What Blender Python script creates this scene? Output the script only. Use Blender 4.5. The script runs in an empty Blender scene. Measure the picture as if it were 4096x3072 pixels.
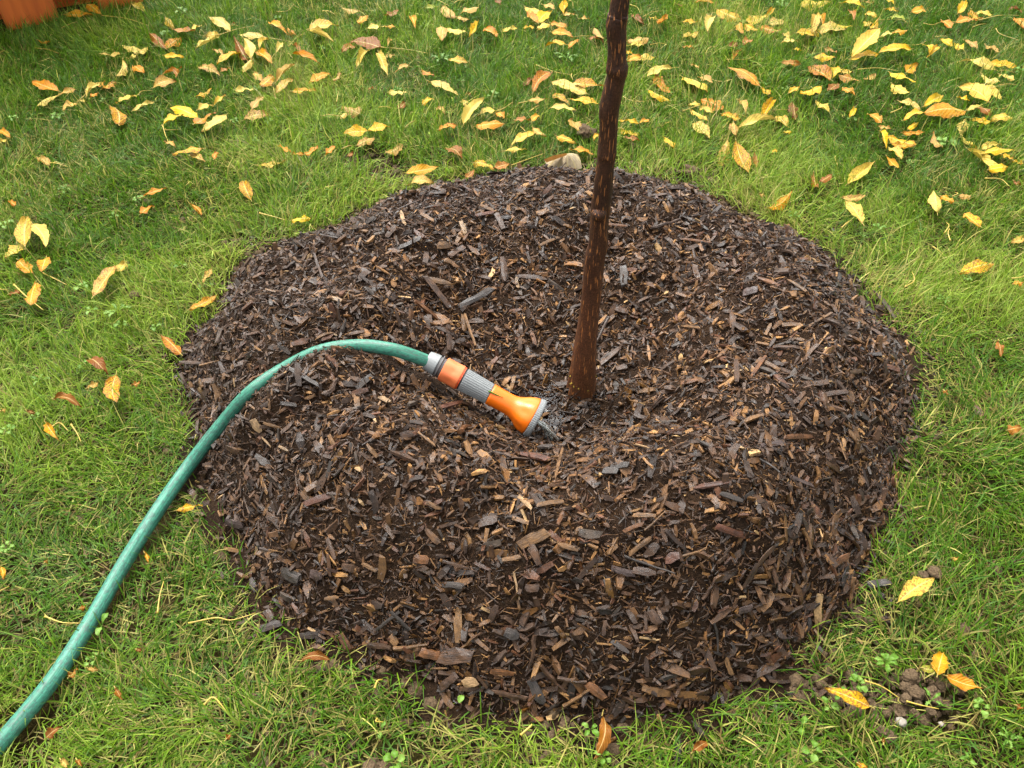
import bpy, bmesh, math, random
import numpy as np
from mathutils import Vector, Matrix

random.seed(11)
RNG = np.random.default_rng(11)
scene = bpy.context.scene
COL = scene.collection
PI = math.pi

# ------------------------------------------------------------------ camera
CAM_H = 0.75
PITCH = math.radians(45.0)          # down from the horizon
FPX = 3183.0                        # focal length in pixels of a 4096 wide frame
cam_d = bpy.data.cameras.new('camera')
cam = bpy.data.objects.new('camera', cam_d)
COL.objects.link(cam)
cam.location = (0, 0, CAM_H)
cam.rotation_euler = (math.radians(90) - PITCH, 0, 0)
cam_d.sensor_width = 36.0
cam_d.lens = FPX / 4096 * 36.0
cam_d.clip_start = 0.02
cam_d.clip_end = 500
scene.camera = cam

# ------------------------------------------------------------------ sky and sun (overcast)
SUN_EL, SUN_AZ = math.radians(62), math.radians(-28)   # azimuth from +Y, negative = to the left
world = bpy.data.worlds.new('World')
scene.world = world
world.use_nodes = True
wn = world.node_tree.nodes
wl = world.node_tree.links
wn.clear()
w_out = wn.new('ShaderNodeOutputWorld')
w_bg = wn.new('ShaderNodeBackground')
w_sky = wn.new('ShaderNodeTexSky')
w_sky.sky_type = 'NISHITA'
w_sky.sun_disc = False
w_sky.sun_elevation = SUN_EL
w_sky.sun_rotation = SUN_AZ
w_sky.air_density = 1.0
w_sky.dust_density = 6.0
w_sky.ozone_density = 0.6
w_hs = wn.new('ShaderNodeHueSaturation')      # overcast: the same sky through cloud, nearly grey
w_hs.inputs['Saturation'].default_value = 0.12
wl.new(w_sky.outputs[0], w_hs.inputs['Color'])
wl.new(w_hs.outputs[0], w_bg.inputs['Color'])
w_bg.inputs['Strength'].default_value = 0.15
wl.new(w_bg.outputs[0], w_out.inputs['Surface'])

sun_d = bpy.data.lights.new('sun', 'SUN')
sun_d.energy = 0.95
sun_d.angle = math.radians(40)
sun_d.color = (1.0, 0.93, 0.80)
sun = bpy.data.objects.new('sun', sun_d)
COL.objects.link(sun)
sdir = Vector((math.sin(SUN_AZ) * math.cos(SUN_EL), math.cos(SUN_AZ) * math.cos(SUN_EL), math.sin(SUN_EL)))
sun.rotation_euler = sdir.to_track_quat('Z', 'Y').to_euler()
sun.location = sdir * 10

vs = scene.view_settings
vs.view_transform = 'Standard'
vs.look = 'None'
vs.gamma = 1
vs.use_curve_mapping = False
vs.exposure = 1.85

# ------------------------------------------------------------------ helpers
def tag(o, label=None, cat=None, group=None, kind=None):
    if label: o['label'] = label
    if cat: o['category'] = cat
    if group: o['group'] = group
    if kind: o['kind'] = kind
    return o

def empty(name, loc):
    o = bpy.data.objects.new(name, None)
    COL.objects.link(o)
    o.location = loc
    o.empty_display_size = 0.02
    return o

def add_attr(me, name, arr):
    arr = np.asarray(arr, dtype=np.float32)
    if arr.shape[1] == 3:
        arr = np.concatenate([arr, np.ones((len(arr), 1), np.float32)], 1)
    a = me.attributes.new(name, 'FLOAT_COLOR', 'POINT')
    a.data.foreach_set('color', arr.ravel())

def mesh_np(name, V, F, smooth=True, attrs=None, mat=None):
    """V (n,3), F list of index arrays each (m,3) or (m,4)"""
    V = np.asarray(V, dtype=np.float32)
    if not isinstance(F, list): F = [F]
    me = bpy.data.meshes.new(name)
    tot = np.concatenate([np.full(len(f), f.shape[1], np.int32) for f in F])
    idx = np.concatenate([f.ravel() for f in F]).astype(np.int32)
    start = np.zeros(len(tot), np.int32)
    start[1:] = np.cumsum(tot)[:-1]
    me.vertices.add(len(V)); me.vertices.foreach_set('co', V.ravel())
    me.loops.add(len(idx)); me.loops.foreach_set('vertex_index', idx)
    me.polygons.add(len(tot))
    me.polygons.foreach_set('loop_start', start)
    me.polygons.foreach_set('use_smooth', np.full(len(tot), smooth, dtype=bool))
    me.update(calc_edges=True)
    for k, a in (attrs or {}).items(): add_attr(me, k, a)
    if mat: me.materials.append(mat)
    return me

def link(name, me, parent=None, loc=None):
    o = bpy.data.objects.new(name, me)
    COL.objects.link(o)
    if loc is not None: o.location = loc
    if parent is not None: o.parent = parent
    return o

def unp(px, py, z=0.0):
    """photo pixel (4096 x 3072) -> the point at height z seen there"""
    a, b = (px - 2048.0) / FPX, (1536.0 - py) / FPX
    c = math.sqrt(.5)
    d = np.array([a, c + b * c, -c + b * c])
    return np.array([0, 0, CAM_H]) + d * ((z - CAM_H) / d[2])

def proj(p):
    x, y, z = p[..., 0], p[..., 1], p[..., 2] - CAM_H
    c = math.sqrt(.5)
    dep = y * c - z * c
    return 2048 + FPX * x / dep, 1536 - FPX * (y * c + z * c) / dep, dep

def vnoise(x, y, f, seed=0):
    x = np.asarray(x) * f + seed * 17.31; y = np.asarray(y) * f - seed * 9.77
    xi = np.floor(x).astype(np.int64); yi = np.floor(y).astype(np.int64)
    u = x - xi; v = y - yi
    u = u * u * (3 - 2 * u); v = v * v * (3 - 2 * v)
    def h(i, j):
        n = (i * 374761393 + j * 668265263 + seed * 974634777) & 0xFFFFFFFF
        n = ((n ^ (n >> 13)) * 1274126177) & 0xFFFFFFFF
        n = n ^ (n >> 16)
        return (n & 0xFFFF) / 32767.5 - 1
    return (h(xi, yi) * (1 - u) + h(xi + 1, yi) * u) * (1 - v) + (h(xi, yi + 1) * (1 - u) + h(xi + 1, yi + 1) * u) * v

def sstep(a, b, x):
    t = np.clip((x - a) / (b - a), 0, 1)
    return t * t * (3 - 2 * t)

def rot_mats(yaw, pitch, roll):
    cy, sy, cp, sp, cr, sr = np.cos(yaw), np.sin(yaw), np.cos(pitch), np.sin(pitch), np.cos(roll), np.sin(roll)
    R = np.empty((len(yaw), 3, 3))
    R[:, 0, 0] = cy * cp; R[:, 0, 1] = cy * sp * sr - sy * cr; R[:, 0, 2] = cy * sp * cr + sy * sr
    R[:, 1, 0] = sy * cp; R[:, 1, 1] = sy * sp * sr + cy * cr; R[:, 1, 2] = sy * sp * cr - cy * sr
    R[:, 2, 0] = -sp; R[:, 2, 1] = cp * sr; R[:, 2, 2] = cp * cr
    return R

def catmull(P, n):
    P = [np.array(p, float) for p in P]
    P = [2 * P[0] - P[1]] + P + [2 * P[-1] - P[-2]]
    out = []
    segs = len(P) - 3
    for k in range(n + 1):
        s = min(k / n * segs, segs - 1e-6)
        i = int(s); t = s - i
        p0, p1, p2, p3 = P[i], P[i + 1], P[i + 2], P[i + 3]
        out.append(.5 * (2 * p1 + (p2 - p0) * t + (2 * p0 - 5 * p1 + 4 * p2 - p3) * t * t + (3 * p1 - p0 - 3 * p2 + p3) * t ** 3))
    return np.array(out)

def tube(P, R, nseg=8, cap=True):
    P = np.asarray(P, float); n = len(P)
    T = np.gradient(P, axis=0); T /= np.linalg.norm(T, axis=1)[:, None]
    up = np.array([0, 0, 1.0]) if abs(T[0][2]) < .9 else np.array([1.0, 0, 0])
    A = np.cross(T, up); A /= np.linalg.norm(A, axis=1)[:, None]
    B = np.cross(A, T)
    ph = np.arange(nseg) / nseg * 2 * PI
    R = np.broadcast_to(np.asarray(R, float).reshape(n, -1), (n, nseg))
    V = P[:, None, :] + R[:, :, None] * (np.cos(ph)[None, :, None] * A[:, None, :] + np.sin(ph)[None, :, None] * B[:, None, :])
    V = V.reshape(-1, 3)
    i = np.arange(n - 1)[:, None] * nseg; j = np.arange(nseg)[None, :]; j2 = (j + 1) % nseg
    Q = np.stack([i + j, i + j2, i + nseg + j2, i + nseg + j], -1).reshape(-1, 4)
    F = [Q]
    if cap:
        V = np.concatenate([V, P[:1], P[-1:]])
        a, b = n * nseg, n * nseg + 1
        jj = np.arange(nseg); k2 = (jj + 1) % nseg
        F.append(np.stack([np.full(nseg, a), k2, jj], -1))
        F.append(np.stack([np.full(nseg, b), (n - 1) * nseg + jj, (n - 1) * nseg + k2], -1))
    return V, F

# ------------------------------------------------------------------ materials
class NT:
    def __init__(self, name):
        self.m = bpy.data.materials.new(name)
        self.m.use_nodes = True
        self.t = self.m.node_tree
        self.t.nodes.clear()
        self.out = self.n('ShaderNodeOutputMaterial')
        self.p = self.n('ShaderNodeBsdfPrincipled')
        self.l(self.p.outputs[0], self.out.inputs['Surface'])
    def n(self, k, **kw):
        nd = self.t.nodes.new(k)
        for a, v in kw.items(): setattr(nd, a, v)
        return nd
    def l(self, a, b): self.t.links.new(a, b)
    def set(self, **kw):
        for k, v in kw.items():
            self.p.inputs[k.replace('_', ' ')].default_value = v
    def noise(self, scale, vec=None, detail=4, rough=.55, kind='NOISE'):
        nd = self.n('ShaderNodeTexNoise')
        nd.inputs['Scale'].default_value = scale
        nd.inputs['Detail'].default_value = detail
        nd.inputs['Roughness'].default_value = rough
        if vec is not None: self.l(vec, nd.inputs['Vector'])
        return nd
    def ramp(self, fac, stops):
        r = self.n('ShaderNodeValToRGB')
        e = r.color_ramp.elements
        while len(e) < len(stops): e.new(.5)
        for el, (p, c) in zip(e, stops):
            el.position = p
            el.color = (c[0], c[1], c[2], 1) if isinstance(c, tuple) else (c, c, c, 1)
        self.l(fac, r.inputs['Fac'])
        return r
    def mix(self, fac, a, b, mode='MIX'):
        nd = self.n('ShaderNodeMix', data_type='RGBA', blend_type=mode)
        for s, v in ((0, fac), (6, a), (7, b)):
            if hasattr(v, 'links') or hasattr(v, 'is_linked'): self.l(v, nd.inputs[s])
            elif isinstance(v, tuple): nd.inputs[s].default_value = (v[0], v[1], v[2], 1)
            else: nd.inputs[s].default_value = v
        return nd.outputs[2]
    def mapping(self, vec, scale):
        nd = self.n('ShaderNodeMapping')
        nd.inputs['Scale'].default_value = scale
        self.l(vec, nd.inputs['Vector'])
        return nd.outputs[0]
    def bump(self, h, strength=.5, dist=.002):
        b = self.n('ShaderNodeBump')
        b.inputs['Strength'].default_value = strength
        b.inputs['Distance'].default_value = dist
        self.l(h, b.inputs['Height'])
        self.l(b.outputs[0], self.p.inputs['Normal'])
        return b
    def attr(self, name):
        a = self.n('ShaderNodeAttribute', attribute_name=name)
        return a
    def translucent(self, colour, fac):
        tr = self.n('ShaderNodeBsdfTranslucent')
        if isinstance(colour, tuple): tr.inputs['Color'].default_value = (*colour, 1)
        else: self.l(colour, tr.inputs['Color'])
        mx = self.n('ShaderNodeMixShader')
        mx.inputs['Fac'].default_value = fac
        self.l(self.p.outputs[0], mx.inputs[1])
        self.l(tr.outputs[0], mx.inputs[2])
        self.l(mx.outputs[0], self.out.inputs['Surface'])

def obj_co(t): return t.n('ShaderNodeTexCoord').outputs['Object']
def geo_pos(t): return t.n('ShaderNodeNewGeometry').outputs['Position']

def mat_ground():
    t = NT('lawn_soil')
    p = geo_pos(t)
    a = t.noise(9, p, 6); b = t.noise(160, p, 5)
    c = t.ramp(a.outputs['Fac'], [(.35, (.034, .021, .008)), (.55, (.036, .030, .007)), (.75, (.030, .044, .006))])
    d = t.ramp(b.outputs['Fac'], [(.3, .35), (.7, 1.0)])
    t.l(t.mix(1.0, c.outputs[0], d.outputs[0], 'MULTIPLY'), t.p.inputs['Base Color'])
    t.set(Roughness=.95)
    t.p.inputs['Specular IOR Level'].default_value = .08
    t.bump(b.outputs['Fac'], 1.0, .008)
    return t.m
def mat_grass():
    t = NT('grass_blade')
    a = t.attr('tint')
    t.l(a.outputs['Color'], t.p.inputs['Base Color'])
    t.set(Roughness=.5)
    t.p.inputs['Specular IOR Level'].default_value = .2
    t.translucent(a.outputs['Color'], .42)
    return t.m
def mat_leaf():
    t = NT('autumn_leaf')
    a = t.attr('tint'); uv = t.attr('blade')      # blade: u along, v across, spot amount, random
    sep = t.n('ShaderNodeSeparateColor'); t.l(uv.outputs['Color'], sep.inputs[0])
    p = obj_co(t)
    sp = t.noise(420, p, 3, .6); sp2 = t.noise(130, p, 4, .6)
    md = t.n('ShaderNodeMath', operation='MULTIPLY'); t.l(sep.outputs[2], md.inputs[0]); md.inputs[1].default_value = .24
    th = t.n('ShaderNodeMath', operation='ADD'); t.l(sp.outputs['Fac'], th.inputs[0]); t.l(md.outputs[0], th.inputs[1])
    spots = t.ramp(th.outputs[0], [(.66, 0.0), (.73, 1.0)])
    blot = t.ramp(sp2.outputs['Fac'], [(.4, .84), (.65, 1.08)])
    c = t.mix(1.0, a.outputs['Color'], blot.outputs[0], 'MULTIPLY')
    sc = t.n('ShaderNodeMath', operation='MULTIPLY'); t.l(spots.outputs[0], sc.inputs[0]); sc.inputs[1].default_value = .75
    c = t.mix(sc.outputs[0], c, (.13, .045, .012))
    # midrib: a pale narrow line
    ab = t.n('ShaderNodeMath', operation='ABSOLUTE')
    sb = t.n('ShaderNodeMath', operation='SUBTRACT'); t.l(sep.outputs[1], sb.inputs[0]); sb.inputs[1].default_value = .5
    t.l(sb.outputs[0], ab.inputs[0])
    rib = t.ramp(ab.outputs[0], [(.015, .55), (.05, 0.0)])
    c = t.mix(rib.outputs[0], c, (.50, .40, .16))
    t.l(c, t.p.inputs['Base Color'])
    t.set(Roughness=.5)
    t.p.inputs['Specular IOR Level'].default_value = .2
    # side veins as relief
    w1 = t.n('ShaderNodeMath', operation='MULTIPLY'); t.l(sep.outputs[0], w1.inputs[0]); w1.inputs[1].default_value = 62
    w2 = t.n('ShaderNodeMath', operation='MULTIPLY'); t.l(ab.outputs[0], w2.inputs[0]); w2.inputs[1].default_value = -30
    w3 = t.n('ShaderNodeMath', operation='ADD'); t.l(w1.outputs[0], w3.inputs[0]); t.l(w2.outputs[0], w3.inputs[1])
    w4 = t.n('ShaderNodeMath', operation='SINE'); t.l(w3.outputs[0], w4.inputs[0])
    w5 = t.n('ShaderNodeMath', operation='ADD'); t.l(w4.outputs[0], w5.inputs[0]); t.l(sp2.outputs['Fac'], w5.inputs[1])
    t.bump(w5.outputs[0], .35, .0006)
    t.translucent(c, .18)
    return t.m
def mat_plain(name, base, rough=.5, n_scale=80, var=.25, bump=0.0, spec=.5):
    t = NT(name)
    p = obj_co(t)
    n = t.noise(n_scale, p, 5)
    r = t.ramp(n.outputs['Fac'], [(.3, 1 - var), (.7, 1 + var * .5)])
    t.l(t.mix(1.0, base, r.outputs[0], 'MULTIPLY'), t.p.inputs['Base Color'])
    t.set(Roughness=rough)
    t.p.inputs['Specular IOR Level'].default_value = spec
    if bump: t.bump(n.outputs['Fac'], bump, .002)
    return t.m
def mat_mulch():
    t = NT('mulch_soil')
    p = geo_pos(t)
    a = t.noise(26, p, 6); b = t.noise(330, p, 5, .65)
    c = t.ramp(a.outputs['Fac'], [(.3, (.014, .0072, .0033)), (.55, (.024, .0125, .0056)), (.75, (.038, .020, .009))])
    d = t.ramp(b.outputs['Fac'], [(.32, .45), (.68, 1.35)])
    t.l(t.mix(1.0, c.outputs[0], d.outputs[0], 'MULTIPLY'), t.p.inputs['Base Color'])
    t.set(Roughness=.88)
    t.p.inputs['Specular IOR Level'].default_value = .12
    t.bump(b.outputs['Fac'], 1.0, .006)
    return t.m
def mat_wood(name, stuff):
    t = NT(name)
    if stuff:
        a = t.attr('tint'); base = a.outputs['Color']
        vec = t.mapping(t.attr('grain').outputs['Vector'], (3.0, 22.0, 22.0))
    else:
        oi = t.n('ShaderNodeObjectInfo'); base = oi.outputs['Color']
        ad = t.n('ShaderNodeVectorMath', operation='ADD')
        t.l(obj_co(t), ad.inputs[0]); t.l(oi.outputs['Random'], ad.inputs[1])
        vec = t.mapping(ad.outputs[0], (2.2, 15.0, 6.0))
    n = t.noise(1.0, vec, 5, .65)
    n2 = t.noise(90, geo_pos(t), 3)
    r = t.ramp(n.outputs['Fac'], [(.3, .30), (.5, .85), (.72, 1.55)])
    r2 = t.ramp(n2.outputs['Fac'], [(.38, .55), (.6, 1.1)])
    c = t.mix(1.0, base, r.outputs[0], 'MULTIPLY')
    c = t.mix(1.0, c, r2.outputs[0], 'MULTIPLY')
    t.l(c, t.p.inputs['Base Color'])
    t.p.inputs['Specular IOR Level'].default_value = .42
    rr = t.ramp(n2.outputs['Fac'], [(.38, .22), (.62, .68)])
    if stuff:
        mr = t.n('ShaderNodeMix', data_type='FLOAT')
        t.l(a.outputs['Alpha'], mr.inputs[0]); t.l(rr.outputs[0], mr.inputs[2]); mr.inputs[3].default_value = .24
        t.l(mr.outputs[0], t.p.inputs['Roughness'])
    else: t.l(rr.outputs[0], t.p.inputs['Roughness'])
    t.bump(n.outputs['Fac'], .6, .0012)
    return t.m
def mat_bark():
    t = NT('young_bark')
    p = obj_co(t)
    st = t.noise(1.0, t.mapping(p, (620, 620, 60)), 3, .5)
    br = t.noise(1.0, t.mapping(p, (60, 60, 14)), 5, .6)
    fine = t.noise(520, p, 4, .6)
    base = t.ramp(br.outputs['Fac'], [(.3, (.022, .0082, .0036)), (.55, (.041, .0150, .0060)), (.78, (.064, .025, .009))])
    sepz = t.n('ShaderNodeSeparateXYZ'); t.l(p, sepz.inputs[0])
    low = t.ramp(sepz.outputs['Z'], [(.0, 1.0), (.28, 0.0)])
    c = t.mix(low.outputs[0], base.outputs[0], (.100, .039, .015))
    f = t.ramp(fine.outputs['Fac'], [(.35, .5), (.65, 1.25)])
    c = t.mix(1.0, c, f.outputs[0], 'MULTIPLY')
    s = t.ramp(st.outputs['Fac'], [(.60, 0.0), (.66, .8)])
    c = t.mix(s.outputs[0], c, (.34, .13, .035))
    t.l(c, t.p.inputs['Base Color'])
    t.set(Roughness=.62)
    t.p.inputs['Specular IOR Level'].default_value = .25
    h = t.n('ShaderNodeMath', operation='ADD'); t.l(st.outputs['Fac'], h.inputs[0]); t.l(fine.outputs['Fac'], h.inputs[1])
    t.bump(h.outputs[0], .5, .0016)
    return t.m
def mat_hose():
    t = NT('green_hose')
    uv = t.attr('along')
    v = uv.outputs['Vector']
    sp = t.noise(1.0, t.mapping(v, (170, 2.2, 2.2)), 4, .75)       # dark scuffs
    st = t.noise(1.0, t.mapping(v, (14, 9, 9)), 3, .6)        # lengthwise lines
    dirt = t.noise(1.0, t.mapping(v, (34, 3, 3)), 4, .6)
    c0 = t.ramp(st.outputs['Fac'], [(.35, (.016, .105, .064)), (.5, (.032, .165, .108)), (.65, (.058, .215, .152))])
    d = t.ramp(sp.outputs['Fac'], [(.47, 0.0), (.58, .8)])
    c = t.mix(d.outputs[0], c0.outputs[0], (.03, .075, .06))
    d2 = t.ramp(dirt.outputs['Fac'], [(.54, 0.0), (.70, .6)])
    c = t.mix(d2.outputs[0], c, (.10, .12, .105))
    t.l(c, t.p.inputs['Base Color'])
    t.set(Roughness=.46)
    t.p.inputs['Specular IOR Level'].default_value = .26
    t.bump(st.outputs['Fac'], .12, .0008)
    return t.m
def mat_plastic(name, base, rough, dirt=.35):
    t = NT(name)
    p = obj_co(t)
    n = t.noise(70, p, 6, .65); n2 = t.noise(600, p, 3)
    r = t.ramp(n.outputs['Fac'], [(.55, 0.0), (.8, dirt)])
    c = t.mix(r.outputs[0], base, (base[0] * .4 + .02, base[1] * .4 + .015, base[2] * .4 + .01))
    t.l(c, t.p.inputs['Base Color'])
    rr = t.ramp(n.outputs['Fac'], [(.3, rough - .06), (.7, rough + .15)])
    t.l(rr.outputs[0], t.p.inputs['Roughness'])
    t.bump(n2.outputs['Fac'], .08, .0005)
    return t.m
def mat_board():
    t = NT('orange_stain')
    p = obj_co(t)
    n = t.noise(1.0, t.mapping(p, (60, 60, 5)), 5, .6); n2 = t.noise(300, p, 3)
    c = t.ramp(n.outputs['Fac'], [(.3, (.36, .075, .008)), (.55, (.47, .105, .012)), (.75, (.54, .135, .018))])
    t.l(c.outputs[0], t.p.inputs['Base Color'])
    t.set(Roughness=.5)
    t.bump(n.outputs['Fac'], .25, .001)
    return t.m
def mat_water():
    t = NT('clear_water')
    p = geo_pos(t)
    n = t.noise(48, p, 2)
    t.set(Base_Color=(.50, .38, .26, 1), Roughness=.02, IOR=1.33)
    t.p.inputs['Specular IOR Level'].default_value = .3
    t.p.inputs['Transmission Weight'].default_value = 1.0
    t.bump(n.outputs['Fac'], .22, .006)
    return t.m
def mat_jet():
    t = NT('aerated_water')
    n = t.noise(260, geo_pos(t), 3)
    t.set(Base_Color=(.74, .78, .74, 1), Roughness=.2, IOR=1.33)
    t.p.inputs['Transmission Weight'].default_value = .80
    t.bump(n.outputs['Fac'], .3, .002)
    return t.m

M_ground, M_grass, M_leaf, M_mulch = mat_ground(), mat_grass(), mat_leaf(), mat_mulch()
M_chip, M_piece = mat_wood('mulch_chip', True), mat_wood('wood_piece', False)
M_bark, M_hose, M_board, M_water, M_jet = mat_bark(), mat_hose(), mat_board(), mat_water(), mat_jet()
M_orange = mat_plastic('orange_plastic', (.70, .135, .003), .34, .25)
M_salmon = mat_plastic('faded_orange_plastic', (.62, .150, .048), .38, .25)
M_button = mat_plastic('red_orange_plastic', (.50, .062, .012), .4, .3)
M_grey = mat_plastic('grey_plastic', (.175, .186, .186), .42, .4)
M_dkgrey = mat_plastic('dark_grey_plastic', (.08, .076, .074), .5, .4)
M_black = mat_plastic('black_rubber', (.02, .018, .017), .5)
M_soil = mat_plain('soil_clod', (.092, .062, .035), .9, 420, .6, 1.0, .15)
M_stone = mat_plain('pale_stone', (.21, .185, .15), .6, 120, .3, .3)
M_stalk = mat_plain('leaf_stalk', (.36, .26, .035), .42, 120, .3)
M_weed = mat_plain('weed_leaf', (.066, .140, .010), .5, 60, .4, 0, .2)
M_weed2 = mat_plain('weed_leaf_pale', (.105, .185, .025), .5, 60, .4, 0, .2)
M_fleck = mat_plain('yellow_lichen', (.36, .27, .03), .6, 200, .3)

# ------------------------------------------------------------------ mound shape
OUT = [(1180, 368), (1290, 378), (1400, 390), (1500, 408), (1590, 438), (1680, 482), (1745, 522), (1800, 572), (1850, 628), (1890, 690),
       (1940, 742), (1972, 830), (1980, 900), (1965, 1000), (1935, 1080), (1905, 1180), (1875, 1255), (1820, 1335), (1760, 1400), (1690, 1450),
       (1600, 1500), (1500, 1535), (1400, 1552), (1300, 1562), (1200, 1560), (1100, 1550), (1020, 1528), (950, 1490), (850, 1446), (780, 1412),
       (700, 1382), (612, 1345), (562, 1285), (520, 1200), (488, 1130), (452, 1060), (440, 1000), (425, 920), (384, 850), (378, 790),
       (402, 735), (452, 688), (482, 635), (500, 590), (545, 552), (610, 528), (670, 506), (725, 486), (785, 455), (860, 418), (910, 398), (975, 386), (1060, 378)]
CX, CY = 0.045, 0.74
K22 = 4096 / 2212.0
_pts = np.array([unp(x * K22, y * K22, .008)[:2] for x, y in OUT])
_th = np.arctan2(_pts[:, 1] - CY, _pts[:, 0] - CX)
_rr = np.hypot(_pts[:, 0] - CX, _pts[:, 1] - CY)
_o = np.argsort(_th); _th, _rr = _th[_o], _rr[_o]
TH_T = np.linspace(-PI, PI, 721)
RR_T = np.interp(TH_T, np.concatenate([_th - 2 * PI, _th, _th + 2 * PI]), np.tile(_rr, 3))
RR_T = RR_T * (1 + .016 * vnoise(np.cos(TH_T) * 3, np.sin(TH_T) * 3, 1.7, 41) + .013 * vnoise(np.cos(TH_T) * 9, np.sin(TH_T) * 9, 1.5, 42) + .009 * vnoise(np.cos(TH_T) * 24, np.sin(TH_T) * 24, 1.3, 43))
def edge_r(th): return np.interp(th, TH_T, RR_T)
def edge_t(x, y):
    th = np.arctan2(y - CY, x - CX)
    return np.hypot(x - CX, y - CY) / edge_r(th), th
HOSE_LIP = None
def mound_base(x, y):
    t, th = edge_t(x, y)
    front = np.clip(-np.sin(th), 0, 1); back = np.clip(np.sin(th), 0, 1)
    left = np.clip(-np.cos(th), 0, 1); right = np.clip(np.cos(th), 0, 1)
    hr = .104 + .018 * front - .022 * back + .008 * left + .006 * right
    tr = .62 + .05 * front + .0 * back - .02 * left + .08 * right
    hr = hr * (1 + .10 * vnoise(np.cos(th) * 2.2, np.sin(th) * 2.2, 1.3, 51) + .07 * vnoise(np.cos(th) * 5, np.sin(th) * 5, 1.3, 52))
    hb = .004
    inner = hb + (hr - hb) * sstep(.08, 1.0, np.clip(t / tr, 0, 1)) 
    s = np.clip((t - tr) / (1 - tr), 0, 1.3)
    outer = hr * (1 - s ** (1.38 + .22 * front - .1 * back))
    outer = np.maximum(outer, .013 * sstep(1.065, .90, t))
    h = np.where(t < tr, inner, outer)
    return h, t, th
def mound_h(x, y, fine=True):
    x = np.asarray(x, float); y = np.asarray(y, float)
    h, t, th = mound_base(x, y)
    amp = .35 * sstep(1.07, 1.0, t) + .65 * sstep(1.02, .8, t)
    h = h + amp * (.014 * vnoise(x, y, 7, 1) + .011 * vnoise(x, y, 17, 2) + .0055 * vnoise(x, y, 45, 3))
    # hollow the water has washed out beside the trunk
    h = h - .009 * np.exp(-(((x - .072) / .05) ** 2 + ((y - .655) / .036) ** 2))
    # deeper pocket left of the trunk, behind the nozzle
    h = h - .018 * np.exp(-(((x + .05) / .07) ** 2 + ((y - .84) / .06) ** 2))
    if fine: h = h + amp * (.0022 * vnoise(x, y, 120, 4) + .0013 * vnoise(x, y, 260, 5))
    h = np.where(t < .85, np.maximum(h, .007 + .003 * vnoise(x, y, 60, 9)), h)
    if HOSE_LIP is not None:
        hp, hd = HOSE_LIP
        dx = x[..., None] - hp[:, 0]; dy = y[..., None] - hp[:, 1]
        d2 = dx * dx + dy * dy
        lip = np.max(hd * np.exp(-d2 / (.011 ** 2)), -1)
        h = h + lip
    return h

def hit(px, py, lift=0.0):
    """where the ray through a photo pixel meets the mound or the lawn"""
    zs = np.linspace(.16, -.012, 345)
    P = np.array([unp(px, py, z) for z in zs])
    t, _ = edge_t(P[:, 0], P[:, 1])
    H = np.where(t < 1.03, np.maximum(mound_h(P[:, 0], P[:, 1], False), 0), 0) + lift
    k = np.argmax(P[:, 2] <= H)
    return P[k]

# ------------------------------------------------------------------ garden hose path (needed before the mulch lip)
HOSE_PX = [(-330, 3330, .020), (-130, 3110, .014), (0, 2974, .014), (210, 2721, .014), (358, 2493, .014), (492, 2262, .014), (627, 2048, .020), (752, 1868, .0),
           (880, 1705, .0), (1000, 1570, .0), (1130, 1478, .0), (1280, 1405, .0), (1430, 1383, .0), (1560, 1395, .0), (1665, 1428, .0)]
HOSE_R = .0079
hp = []
for i, (px, py, z) in enumerate(HOSE_PX):
    if z: hp.append(unp(px, py, z))
    else:
        lift = {7: .013, 8: .006, 9: .000, 10: -.0035, 11: -.002, 12: .006, 13: .020, 14: .034}[i]
        hp.append(hit(px, py, lift))
HEAD = unp(2152, 1680, .042)
REAR = unp(1716, 1444, .096)
AX = HEAD - REAR; NLEN = np.linalg.norm(AX); AX = AX / NLEN
hp = hp[:-3]
hp.append(unp(1430, 1383, .1125)); hp.append(unp(1560, 1396, .1150)); hp.append(unp(1655, 1424, .1065)); hp.append(REAR + AX * .010)
zsm = np.array([p[2] for p in hp])
HOSE = catmull(hp, 220)
# the mulch kicked up against the near side of the hose where it crosses the ridge
lp, ld = [], []
for k in range(len(HOSE)):
    qx, qy, _ = proj(HOSE[k])
    a = float(sstep(960, 1090, qx) * (1 - sstep(1400, 1540, qx)))
    if a > .02 and qy < 1640:
        tg = HOSE[min(k + 1, 220)] - HOSE[max(k - 1, 0)]; tg[2] = 0; tg /= np.linalg.norm(tg)
        nrm = np.array([tg[1], -tg[0], 0])
        q = HOSE[k] + nrm * .0115
        base = float(mound_h(np.array(q[0]), np.array(q[1]), False))
        need = max(0.0, HOSE[k][2] + HOSE_R * .75 - base)
        lp.append(q[:2]); ld.append(min(need, .03) * a)
HOSE_LIP = (np.array(lp), np.array(ld))

# ------------------------------------------------------------------ ground
def axis(lo, hi, step, far):
    a = list(np.arange(lo, hi + 1e-6, step)); g = step
    while a[-1] < far: g *= 1.35; a.append(a[-1] + g)
    g = step
    while a[0] > -far: g *= 1.35; a.insert(0, a[0] - g)
    return np.array(a)
def lawn_h(x, y):
    near = sstep(6, 2.5, np.hypot(x, y - 1))
    return near * (.006 * vnoise(x, y, 3.1, 7) + .003 * vnoise(x, y, 9, 8)) - .004
gx, gy = axis(-1.8, 1.8, .03, 120), axis(-.3, 2.9, .03, 120)
X, Y = np.meshgrid(gx, gy)
Z = lawn_h(X, Y)
V = np.stack([X, Y, Z], -1).reshape(-1, 3)
nx, ny = len(gx), len(gy)
I = (np.arange(ny - 1)[:, None] * nx + np.arange(nx - 1)[None, :]).ravel()
tag(link('lawn_ground', mesh_np('lawn_ground', V, np.stack([I, I + 1, I + nx + 1, I + nx], -1), True, None, M_ground)), kind='structure')

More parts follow.
